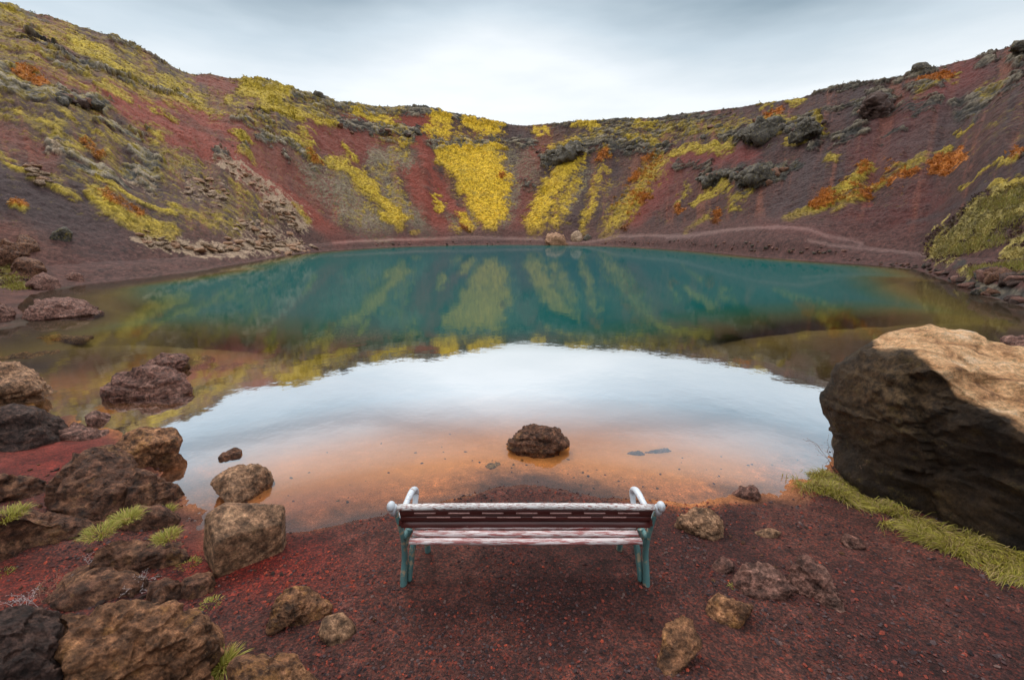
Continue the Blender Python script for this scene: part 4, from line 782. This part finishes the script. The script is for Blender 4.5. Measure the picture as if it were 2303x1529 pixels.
scatter('wall_rock', [MG, MD, MG, MB, MG], .7, ['dark lava block around the crag high on the right slope', 'lava block around the left half of the low right outcrop', 'lava block around the right half of the low right outcrop', 'grey block in the cliff ledge below the right rim', 'grey block around the crag above the second moss tongue',
  'grey block in the ledge across the far wall', 'grey block in the ledge above the red patches of the far wall', 'grey block in the dark ledge high on the left slope'], 'rock', 'lava blocks on the crater wall',
    [(1940, 240, 2005, 230, 14, 12, .8, 1.8), (1570, 404, 1660, 394, 8, 14, .5, 1.2), (1655, 406, 1760, 388, 10, 18, .5, 1.3), (1580, 300, 1850, 285, 16, 26, .6, 1.5), (1220, 360, 1310, 335, 12, 14, .6, 1.6), (1180, 345, 1500, 325, 12, 16, .5, 1.2), (760, 290, 960, 305, 8, 14, .5, 1.2), (140, 225, 235, 240, 10, 12, .5, 1.1)], up=.1)
scatter('bank_stone', [MP, MD, MG, MP, MB], .6, ['small stone on the high bank below the winding footpath', 'small stone on the far bank below the moss tongues', 'small stone on the bank near the right shore heap', 'small stone on the far bank right of the boulder pile'], 'stone', 'small stones on the bank',
    [(1500, 545, 1900, 575, 12, 60, .08, .25), (800, 552, 1200, 545, 4, 30, .12, .35), (1900, 585, 2050, 600, 4, 18, .06, .2), (1340, 545, 1480, 548, 4, 14, .12, .3)])

scatter('rubble_stone', [MB, MD, MB, MP, MBP], .6, ['small brown stone in the gaps between the rocks of the left cluster', 'small stone on the cinder behind the ochre topped front rock', 'small stone at the upper edge of the left cluster', 'small stone on the cinder right of the bench', 'small stone on the cinder left of the bench'], 'stone', 'small stones in the foreground',
    [(60, 1180, 420, 1210, 60, 34, .015, .05), (60, 1310, 460, 1330, 50, 30, .012, .045), (60, 1060, 300, 1060, 40, 18, .015, .05), (1550, 1240, 1950, 1300, 90, 26, .008, .028), (560, 1300, 900, 1420, 90, 16, .008, .025)], lo_hit=.5)

scatter('sunken_stone', [MBED, MBED, MB, MBED, MBED], .4, ['small stone lying on the orange lake bed in front of the lone jagged rock', 'small stone on the lake bed left of the lone jagged rock', 'small stone on the lake bed right of the lone jagged rock'], 'stone', 'small stones on the shallow lake bed',
    [(1000, 1040, 1350, 1060, 40, 12, .010, .025), (650, 1080, 1050, 1010, 50, 12, .010, .025), (1350, 1060, 1750, 1040, 50, 14, .010, .028)], lo_hit=.5, wet_ok=True)

# ------------------------------------------------------------------ loose gravel round the bench
def hexpeb():
    v = np.array([(1, 0, 0), (.3, .95, .1), (-.8, .6, 0), (-.8, -.6, .1), (.3, -.95, 0), (.1, .1, .8), (0, 0, -.5)], float)
    f = [(5, i, (i + 1) % 5) for i in range(5)] + [(6, (i + 1) % 5, i) for i in range(5)]
    return v, np.array(f)
pv, pf = hexpeb(); PN = 26000
gx = rng.random(PN * 3); ang = rng.uniform(rad(-56), rad(56), PN * 3); rr_ = 1.3 * (6.5 / 1.3) ** rng.random(PN * 3)
gx_, gy_ = rr_ * np.sin(ang), rr_ * np.cos(ang)
ins = inside(gx_, gy_, LAKE); dl = segdist(gx_, gy_, LAKE, True)
den = fbm(np.stack([gx_, gy_, gx_ * 0], 1), 2.2, 3, 66)
kp = ((~ins) | (dl < .7) & (rng.random(PN * 3) < .04)) & (rng.random(PN * 3) < sstep(.32, .62, den) * .9 + .1); gx_, gy_ = gx_[kp][:PN], gy_[kp][:PN]
gz_ = np.array([ground(a, b) for a, b in zip(gx_, gy_)])
n_ = len(gx_); sz = (.0026 + .010 * rng.random(n_) ** 3.6) * (1 + .22 * np.hypot(gx_, gy_)) * .8
ro = rng.uniform(0, 6.28, n_); asp = rng.uniform(.6, 1, n_)
pvx = pv[None] * np.stack([sz, sz * asp, sz * 1.05], 1)[:, None]
tl = rng.uniform(-.7, .7, n_)
c_, s_ = np.cos(ro)[:, None], np.sin(ro)[:, None]
zz_ = pvx[..., 2] * np.cos(tl)[:, None] + pvx[..., 0] * np.sin(tl)[:, None]
px3 = np.stack([pvx[..., 0] * c_ - pvx[..., 1] * s_ + gx_[:, None], pvx[..., 0] * s_ + pvx[..., 1] * c_ + gy_[:, None], zz_ + gz_[:, None] + (sz * .2)[:, None]], -1)
pal = np.array([(.045, .022, .022), (.085, .03, .026), (.20, .04, .025), (.30, .05, .025), (.07, .045, .045), (.12, .07, .06), (.13, .03, .022), (.028, .018, .02)])
g1 = project(gx_, gy_, gz_)
hot = np.exp(-(((g1[0] - 560) / 220) ** 2 + ((g1[1] - 1280) / 80) ** 2)) + .6 * np.exp(-(((g1[0] - 130) / 200) ** 2 + ((g1[1] - 1030) / 70) ** 2)) + .6 * np.exp(-(((g1[0] - 60) / 160) ** 2 + ((g1[1] - 1310) / 60) ** 2))
ci = rng.choice(8, n_, p=[.22, .24, .08, .015, .15, .06, .105, .13]); ci = np.where(rng.random(n_) < hot * .7, rng.choice([2, 3], n_), ci)
pc = pal[ci] * rng.uniform(.7, 1.3, (n_, 1))
allf = (pf[None] + (np.arange(n_) * 7)[:, None, None]).reshape(-1, 3)
grav = mesh_np('gravel', px3.reshape(-1, 3), allf, mat_tint('cinder_gravel', .8, .25), col=np.repeat(pc, 7, 0), smooth=False)
tag(grav, 'loose red and black cinder gravel round the bench', 'gravel', kind='stuff')

# ------------------------------------------------------------------ grass and twigs
MGR = mat_tint('grass_blade', .6, .3, .3)
def blades(name, roots, dirs, length, width, cols, origin=None, droop=.7, label=None, cat='grass', kind=None, segs=4, group=None):
    n = len(roots); ts = np.linspace(0, 1, segs + 1); L = rng.uniform(.55, 1.1, n) * length
    d = dirs / (np.linalg.norm(dirs, axis=1)[:, None] + 1e-9)
    side_ = np.cross(d, np.array([0, 0, 1.])) ; side_ /= np.linalg.norm(side_, axis=1)[:, None] + 1e-9
    side_ = side_ + rng.normal(0, .3, side_.shape)
    V_ = []; 
    for t in ts:
        c = roots + d * (L * t)[:, None]; c[:, 2] -= droop * L * t * t * rng.uniform(.6, 1.3, n)*.5 if False else droop * L * t * t * .6
        w_ = width * (1 - t) ** .7 + width * .08
        V_.append(c - side_ * w_ / 2); V_.append(c + side_ * w_ / 2)
    V_ = np.stack(V_, 1); k = 2 * (segs + 1)
    f = np.array([(2 * i, 2 * i + 1, 2 * i + 3, 2 * i + 2) for i in range(segs)])
    F_ = (f[None] + (np.arange(n) * k)[:, None, None]).reshape(-1, 4); V_ = V_.reshape(-1, 3)
    org = np.array(origin) if origin is not None else np.zeros(3)
    o = mesh_np(name, V_ - org, F_, MGR, col=np.repeat(cols, k, 0)); o.location = org
    tag(o, label, cat, group, kind); return o
def gcols(n, a=(.36, .34, .05), b=(.14, .17, .02), c=(.40, .26, .09), pc_=.15):
    t = rng.random((n, 1)); q = np.array(a) * t + np.array(b) * (1 - t); m = rng.random((n, 1)) < pc_
    return np.where(m, np.array(c) * rng.uniform(.6, 1.1, (n, 1)), q)
# fringe at the foot of the boulder
fl = np.array([hit(*q)[:2] for q in [(1835, 1090), (1880, 1105), (1960, 1150), (2060, 1195), (2180, 1240), (2303, 1285), (2450, 1350)]])
n = 17000; t = rng.random(n) * (len(fl) - 1.001); i = t.astype(int); fr_ = (t - i)[:, None]
p2 = fl[i] * (1 - fr_) + fl[i + 1] * fr_; p2 = p2 + rng.uniform(-.20, .30, (n, 1)) * np.array([.35, .95]) + rng.normal(0, .03, (n, 2))
p2[:1800] = fl[0] + rng.normal(0, .085, (1800, 2))
kk = fbm(np.concatenate([p2, p2[:, :1] * 0], 1), 5, 3, 71) + rng.normal(0, .03, n) > .44; p2 = p2[kk]; n = len(p2)
roots = np.array([[a, b, ground(a, b) - .01] for a, b in p2])
gl_ = (fbm(roots, 5, 2, 15) - .5) * 3.2; gm_ = (fbm(roots + 9.1, 5, 2, 25) - .5) * 3.2
dd = np.stack([rng.normal(-.25, .25, n) + gl_, rng.normal(-.40, .25, n) + gm_, rng.uniform(.4, 1.0, n)], 1)
blades('grass_fringe', roots, dd, (.09 + .26 * fbm(roots, 4, 2, 5)), .0055, gcols(n, (.48, .40, .075), (.18, .17, .022), (.42, .30, .13), .3), droop=.95, label='fringe of drooping yellow green grass at the foot of the huge boulder', cat='grass', kind='stuff')
def tuft(qx, qy, n, length, label, rad_=.04, h=None, lean=(0, 0)):
    rad_ *= 1.25; length *= 1.02; c = hit(qx, qy) if h is None else onz(qx, qy, h); th = rng.uniform(0, 6.28, n); q = rad_ * np.sqrt(rng.random(n))
    roots = np.stack([c[0] + q * np.cos(th), c[1] + q * np.sin(th), np.full(n, c[2] - .01)], 1)
    dd = np.stack([np.cos(th) * .6 + rng.normal(lean[0], .25, n), np.sin(th) * .6 + rng.normal(lean[1], .25, n), rng.uniform(.5, 1.2, n)], 1)
    blades('grass_tuft', roots, dd, length, .005, gcols(n, (.42, .36, .075), (.20, .20, .025)), origin=c, label=label, group='grass tufts among the rocks', droop=.7)
tuft(500, 1495, 420, .13, 'spiky bright green grass tuft right of the ochre topped front rock', .035, .42)
tuft(285, 1165, 420, .12, 'green grass tuft in the gap below the tall peaked rock', .07, .30)
tuft(225, 1198, 380, .10, 'pale dry grass patch on top of the long dark rock', .08, .36)
tuft(378, 1150, 160, .11, 'thin grass tuft at the water edge beside the leaning rock', .03)
tuft(375, 1208, 380, .10, 'bright grass tuft in front of the small brown rock', .06, .28)
tuft(15, 1160, 380, .12, 'yellow green grass tuft at the left picture edge', .09, .42)
tuft(425, 1272, 150, .06, 'low dark grass by the end of the long dark rock', .06)
tuft(475, 1360, 160, .05, 'short moss green grass under the small square rock', .05)
tuft(1652, 1325, 90, .045, 'tiny yellow green weed tucked between the rocks right of the bench', .02)
tuft(720, 1385, 110, .035, 'yellow moss sprout on the jagged half buried rock', .035)
tuft(2, 1292, 90, .05, 'low grass at the left edge beneath the broad dark rock', .05)
# grass on far banks
def bank_grass(quads, n, length, width, label, name):
    rt = []
    while len(rt) < n:
        x0, y0, x1, y1, w_ = quads[random.randrange(len(quads))]; t = random.random(); p = hit(x0 + (x1 - x0) * t + random.uniform(-w_, w_) * .7, y0 + (y1 - y0) * t + random.uniform(-w_, w_), 8)
        if p[2] > .08: rt.append(p + np.array([random.gauss(0, .08), random.gauss(0, .08), -.02]))
    rt = np.array(rt); dd = np.stack([rng.normal(0, .35, n), rng.normal(-.1, .35, n), rng.uniform(.6, 1, n)], 1)
    blades(name, rt, dd, length, width, gcols(n, (.30, .26, .05), (.15, .15, .03), (.25, .17, .06), .3), droop=.4, label=label, kind='stuff', segs=2)
bank_grass([(2120, 560, 2303, 485, 20), (2140, 570, 2260, 540, 12), (2180, 615, 2303, 600, 10), (2200, 470, 2303, 440, 16)], 5200, .42, .018, 'long dry yellow green grass covering the right bank', 'bank_grass')
bank_grass([(0, 600, 50, 650, 22), (10, 640, 80, 655, 8)], 1500, .22, .02, 'yellow grass among dark rocks on the left bank', 'shore_grass')

# ground cover standing proud of the crater wall: little cushions of moss and low shrubs
cand = np.where((mY > .5) & (r > Rf * 1.05) & (r < Dr + 2) & (np.abs(AZ) < rad(56)))[0]; candO = np.where(((mO > .4) | (Zn['H'] > .3) & (r > 20)) & (r > Rf * 1.05) & (np.abs(AZ) < rad(56)))[0]
rimc = np.where((np.abs(r - Dr) < 1.2) & (np.abs(AZ) < rad(56)))[0]
def cushions(name, cand, n, lo_, hi_, label, colf):
    ids = rng.choice(cand, n); c = np.stack([X[ids], Y[ids], Zt[ids]], 1); nt_ = 9
    size = rng.uniform(lo_, hi_, n) * np.clip(r[ids] / 90, .12, 1.1)
    base = c[:, None] + rng.normal(0, .55, (n, nt_, 3)) * size[:, None, None] * np.array([1, 1, .45]) + np.array([0, 0, .25]) * size[:, None, None]
    tri = base[:, :, None] + rng.normal(0, .34, (n, nt_, 3, 3)) * size[:, None, None, None]
    V_ = tri.reshape(-1, 3); F_ = np.arange(len(V_)).reshape(-1, 3); cl = colf(ids) * rng.uniform(.7, 1.2, (n, 1)); cl = np.repeat(cl, nt_ * 3, 0) * rng.uniform(.8, 1.15, (len(V_) // 3, 1)).repeat(3, 0)
    tag(mesh_np(name, V_, F_, MGR, col=cl, smooth=False), label, 'moss', kind='stuff')
cushions('moss_cushions', cand, 12000, .06, .22, 'yellow moss cushions covering the crater walls', lambda i: colr[i])
cushions('autumn_shrubs', candO, 5000, .12, .4, 'low orange and yellow autumn shrubs on the slopes', lambda i: colr[i] * np.array([1, 1, 1]))
cushions('rim_scrub', rimc, 900, .08, .25, 'grey green scrub along the crater rim', lambda i: np.where(rng.random((len(i), 1)) < .5, np.array([[.07, .065, .05]]), np.array([[.16, .14, .05]])))

# bare twigs
MTW, tt, bb_ = mat('twig_bark'); bb_.inputs['Roughness'].default_value = .8
tnn = noise(tt, 40, 3); tt.links.new(ramp(tt, tnn.outputs[0], [(.3, (.16, .07, .04)), (.7, (.36, .22, .14))]).outputs[0], bb_.inputs['Base Color'])
MTP, tt, bb_ = mat('pale_stem'); bb_.inputs['Roughness'].default_value = .7
tnn = noise(tt, 60, 3); tt.links.new(ramp(tt, tnn.outputs[0], [(.3, (.3, .22, .2)), (.7, (.55, .48, .48))]).outputs[0], bb_.inputs['Base Color'])
def twig(name, base, n, length, m, label, lean=(-.5, -.1, .8), r0=.004, group=None, spread=.04):
    bm = bmesh.new(); g = random.Random(int(abs(base[0]) * 1000))
    def seg(a, b, ra, rb):
        d = (b - a); q = d.to_track_quat('Z', 'Y').to_matrix(); ring = []
        for c, rr2 in ((a, ra), (b, rb)):
            ring.append([bm.verts.new(c + q @ Vector((math.cos(k * 1.2566) * rr2, math.sin(k * 1.2566) * rr2, 0))) for k in range(5)])
        for k in range(5): bm.faces.new((ring[0][k], ring[0][(k + 1) % 5], ring[1][(k + 1) % 5], ring[1][k]))
    def grow(p, d, L_, rr2, lev):
        for s_ in range(4):
            d = (d + Vector((g.gauss(0, .22), g.gauss(0, .22), g.gauss(0, .18)))).normalized(); q = p + d * L_ / 4
            seg(p, q, rr2 * (1 - s_ * .2), rr2 * (1 - (s_ + 1) * .2)); p = q
            if lev < 2 and s_ > 0: grow(p, (d + Vector((g.gauss(0, .7), g.gauss(0, .7), g.gauss(.1, .5)))).normalized(), L_ * .45, rr2 * .6, lev + 1)
        bmesh.ops.create_icosphere(bm, subdivisions=1, radius=r0 * 1.1, matrix=Matrix.Translation(p))
    for _ in range(n):
        grow(Vector((g.gauss(0, spread), g.gauss(0, spread), 0)), Vector((lean[0] + g.gauss(0, .35), lean[1] + g.gauss(0, .35), lean[2])).normalized(), length * g.uniform(.7, 1.1), r0, 0)
    me = D.meshes.new(name); bm.to_mesh(me); bm.free(); me.materials.append(m); o = D.objects.new(name, me); C.objects.link(o); o.location = base; tag(o, label, 'twigs', group)
b0 = hit(1885, 1068); twig('bare_shrub', Vector(b0), 6, .36, MTW, 'leafless brown twigs reaching out beside the huge boulder over the grass', (-.6, -.1, .75), .0038)
for q, n_t, L_, lab in [((60, 1372), 6, .13, 'bare pale stems on the red cinder at the left edge'), ((200, 1290), 5, .09, 'dead stems below the broad dark rock'), ((320, 1325), 6, .10, 'white tipped dead plant between the rocks of the front cluster'), ((110, 1350), 5, .13, 'thin brown stems left of the mid sized brown rock')]:
    twig('dead_plant', Vector(hit(*q)), n_t, L_, MTP if 'brown' not in lab else MTW, lab, (.1, -.1, 1), .0022, 'dead plants in the rock cluster')

# ------------------------------------------------------------------ the bench
MW = mat_paint('worn_white_paint', (.52, .50, .49), (.20, .06, .05), .46, 30, (1, 6, 6))
MM = mat_paint('maroon_paint', (.085, .022, .020), (.40, .22, .20), .30, 30, (1, 5, 5), rough=.35)
MMS = mat_paint('seat_paint', (.30, .09, .085), (.56, .48, .48), .515, 14, (.6, 6, 6), rough=.4)
MTE = mat_paint('teal_iron_paint', (.085, .185, .185), (.34, .27, .18), .43, 14, (1, 1, 1), rough=.4)
MKW = mat_paint('white_iron_paint', (.50, .53, .57), (.22, .14, .10), .40, 22, (1, 1, 1), rough=.4)
bench = D.objects.new('park_bench', None); C.objects.link(bench)
BX, BY = .095, 2.76; BZ = ground(BX, BY) if False else .15
bench.location = (BX, BY, BZ); tag(bench, 'weathered bench with white and maroon slats and teal cast iron ends facing the lake', 'bench')
def bm_obj(name, bm, m, smooth=True, bev=0):
    if bev: bmesh.ops.bevel(bm, geom=bm.edges[:], offset=bev, segments=2, affect='EDGES', clamp_overlap=True)
    me = D.meshes.new(name); bm.to_mesh(me); bm.free()
    for q in (m if isinstance(m, list) else [m]): me.materials.append(q)
    for p in me.polygons: p.use_smooth = smooth
    o = D.objects.new(name, me); C.objects.link(o); o.parent = bench; return o
def slat(name, y, z, w, th, tilt, m, half, bev=.006, sag=.0):
    """board along x; tilt about x"""
    bm = bmesh.new(); nseg = 24; rings = []
    prof = [(-w / 2, -th / 2), (w / 2, -th / 2), (w / 2, th / 2), (-w / 2, th / 2)]; c, s_ = math.cos(tilt), math.sin(tilt)
    b = min(bev, th * .4); prof = [(-w / 2 + b, -th / 2), (w / 2 - b, -th / 2), (w / 2, -th / 2 + b), (w / 2, th / 2 - b), (w / 2 - b, th / 2), (-w / 2 + b, th / 2), (-w / 2, th / 2 - b), (-w / 2, -th / 2 + b)]
    for i in range(nseg + 1):
        x = -half + 2 * half * i / nseg; dz_ = sag * (1 - (x / half) ** 2) + random.gauss(0, .0008)
        rings.append([bm.verts.new((x, y + p * c - q * s_, z + dz_ + p * s_ + q * c)) for p, q in prof])
    for i in range(nseg):
        for k in range(8): bm.faces.new((rings[i][k], rings[i + 1][k], rings[i + 1][(k + 1) % 8], rings[i][(k + 1) % 8]))
    bm.faces.new(rings[0]); bm.faces.new(rings[-1][::-1]); bmesh.ops.recalc_face_normals(bm, faces=bm.faces[:])
    return bm_obj(name, bm, m)
# back: boards stand nearly upright, leaning towards the camera (y negative) at the top
def bk(h): return -.10 + (h - .42) * -.0 - .0, h
LE = math.radians(78)
slat('top_rail', -.085, .674, .050, .036, math.radians(8), MW, .875, .012, .010)
def backboard(z, y, w, tl=104):
    return slat('back_slat', y, z, w, .022, math.radians(tl), MM, .865, .005, .004)
b_1 = backboard(.622, -.070, .058); b_2 = backboard(.568, -.058, .046); b_3 = backboard(.520, -.052, .050, 58)
def ledge(z, y, n, x0, step, ln, parent):
    for i in range(n):
        bm = bmesh.new(); xa = x0 + step * i; bmesh.ops.create_cube(bm, size=1, matrix=Matrix.Translation((xa, y, z)) @ Matrix.Diagonal((ln, .007, .007, 1)))
        o = bm_obj('worn_edge', bm, MKP, False, .001); o.parent = parent
MKP = mat_paint('pale_worn_wood', (.55, .33, .30), (.25, .1, .09), .40, 60, (1, 1, 1))
ledge(.632, -.088, 7, -.69, .232, .145, b_1); ledge(.594, -.080, 6, -.60, .242, .16, b_1)
# seat
for i, yy in enumerate((-.075, -.005, .065, .135, .205, .275)):
    slat('seat_slat', yy, .425 - .008 * abs(i - 3) + (.004 if i > 4 else 0), .056, .026, math.radians(-3 if i < 3 else 3), MMS, .80 if i else .81, .008, -.004)
# iron ends
def tube(name, pts, m, parent=bench, flat=1.0, rs=None, n=12):
    """swept bar of oval section through 3-D points (Catmull-Rom smoothed)"""
    P = [Vector(p) for p in pts]; Q = []; RR = []
    for i in range(len(P) - 1):
        a, b, c, d = P[max(i - 1, 0)], P[i], P[i + 1], P[min(i + 2, len(P) - 1)]
        for k in range(6):
            t = k / 6; Q.append(.5 * ((2 * b) + (c - a) * t + (2 * a - 5 * b + 4 * c - d) * t * t + (3 * b - a - 3 * c + d) * t ** 3)); RR.append(rs[i] + (rs[i + 1] - rs[i]) * t)
    Q.append(P[-1]); RR.append(rs[-1]); bm = bmesh.new(); rings = []
    for i, q in enumerate(Q):
        tg = (Q[min(i + 1, len(Q) - 1)] - Q[max(i - 1, 0)]).normalized(); xx = Vector((1, 0, 0)); yy = tg.cross(xx).normalized(); xx = yy.cross(tg).normalized()
        rings.append([bm.verts.new(q + xx * math.cos(k / n * 6.2832) * RR[i] * flat + yy * math.sin(k / n * 6.2832) * RR[i]) for k in range(n)])
    for i in range(len(Q) - 1):
        for k in range(n): bm.faces.new((rings[i][k], rings[i + 1][k], rings[i + 1][(k + 1) % n], rings[i][(k + 1) % n]))
    bm.faces.new(rings[0]); bm.faces.new(rings[-1][::-1]); bmesh.ops.recalc_face_normals(bm, faces=bm.faces[:])
    o = bm_obj(name, bm, m); o.parent = parent; return o
for sgn in (-1, 1):
    def q(x, y, z): return (sgn * x, y, z)
    e = D.objects.new('end_frame', None); C.objects.link(e); e.parent = bench
    # rear upright: foot, in to the seat, up to the top rail
    tube('rear_leg', [q(.888, -.03, -.06), q(.882, -.015, .08), q(.872, -.0, .22), q(.872, -.01, .36), q(.882, -.035, .50), q(.893, -.058, .60), q(.90, -.070, .645)], MTE, e, .62, [.042, .040, .034, .028, .027, .023, .023])
    tube('front_leg', [q(.850, .01, .00), q(.842, .03, .11), q(.828, .07, .23), q(.812, .14, .305), q(.798, .23, .305), q(.790, .31, .23), q(.788, .36, .11), q(.788, .39, -.06)], MTE, e, .75, [.022, .028, .030, .030, .029, .028, .028, .032])
    tube('seat_bracket', [q(.858, -.03, .40), q(.853, .08, .385), q(.848, .2, .385), q(.845, .34, .39)], MTE, e, .8, [.022, .024, .024, .022])
    tube('seat_brace', [q(.865, .0, .30), q(.852, .03, .36), q(.838, .05, .405)], MTE, e, .9, [.02, .024, .028])
    tube('armrest', [q(.875, -.05, .555), q(.872, .02, .565), q(.862, .12, .583), q(.853, .24, .588), q(.848, .31, .562), q(.847, .335, .52), q(.847, .31, .475), q(.847, .28, .44), q(.847, .27, .40)], MKW, e, 1.15, [.017, .019, .020, .022, .023, .022, .019, .018, .018])
    # scroll knob at the top of the upright
    bm = bmesh.new(); bmesh.ops.create_uvsphere(bm, u_segments=24, v_segments=16, radius=.034, matrix=Matrix.Translation(q(.918, -.088, .684)) @ Matrix.Diagonal((.85, 1.1, 1.05, 1)))
    bmesh.ops.create_cone(bm, cap_ends=True, segments=20, radius1=.020, radius2=.028, depth=.07, matrix=Matrix.Translation(q(.908, -.076, .645)))
    o = bm_obj('knob', bm, MKW); o.parent = e
    bm = bmesh.new(); bmesh.ops.create_cube(bm, size=1, matrix=Matrix.Translation(q(.872, -.048, .535)) @ Matrix.Diagonal((.03, .035, .05, 1)))
    o = bm_obj('bracket', bm, MM, False, .004); o.parent = e
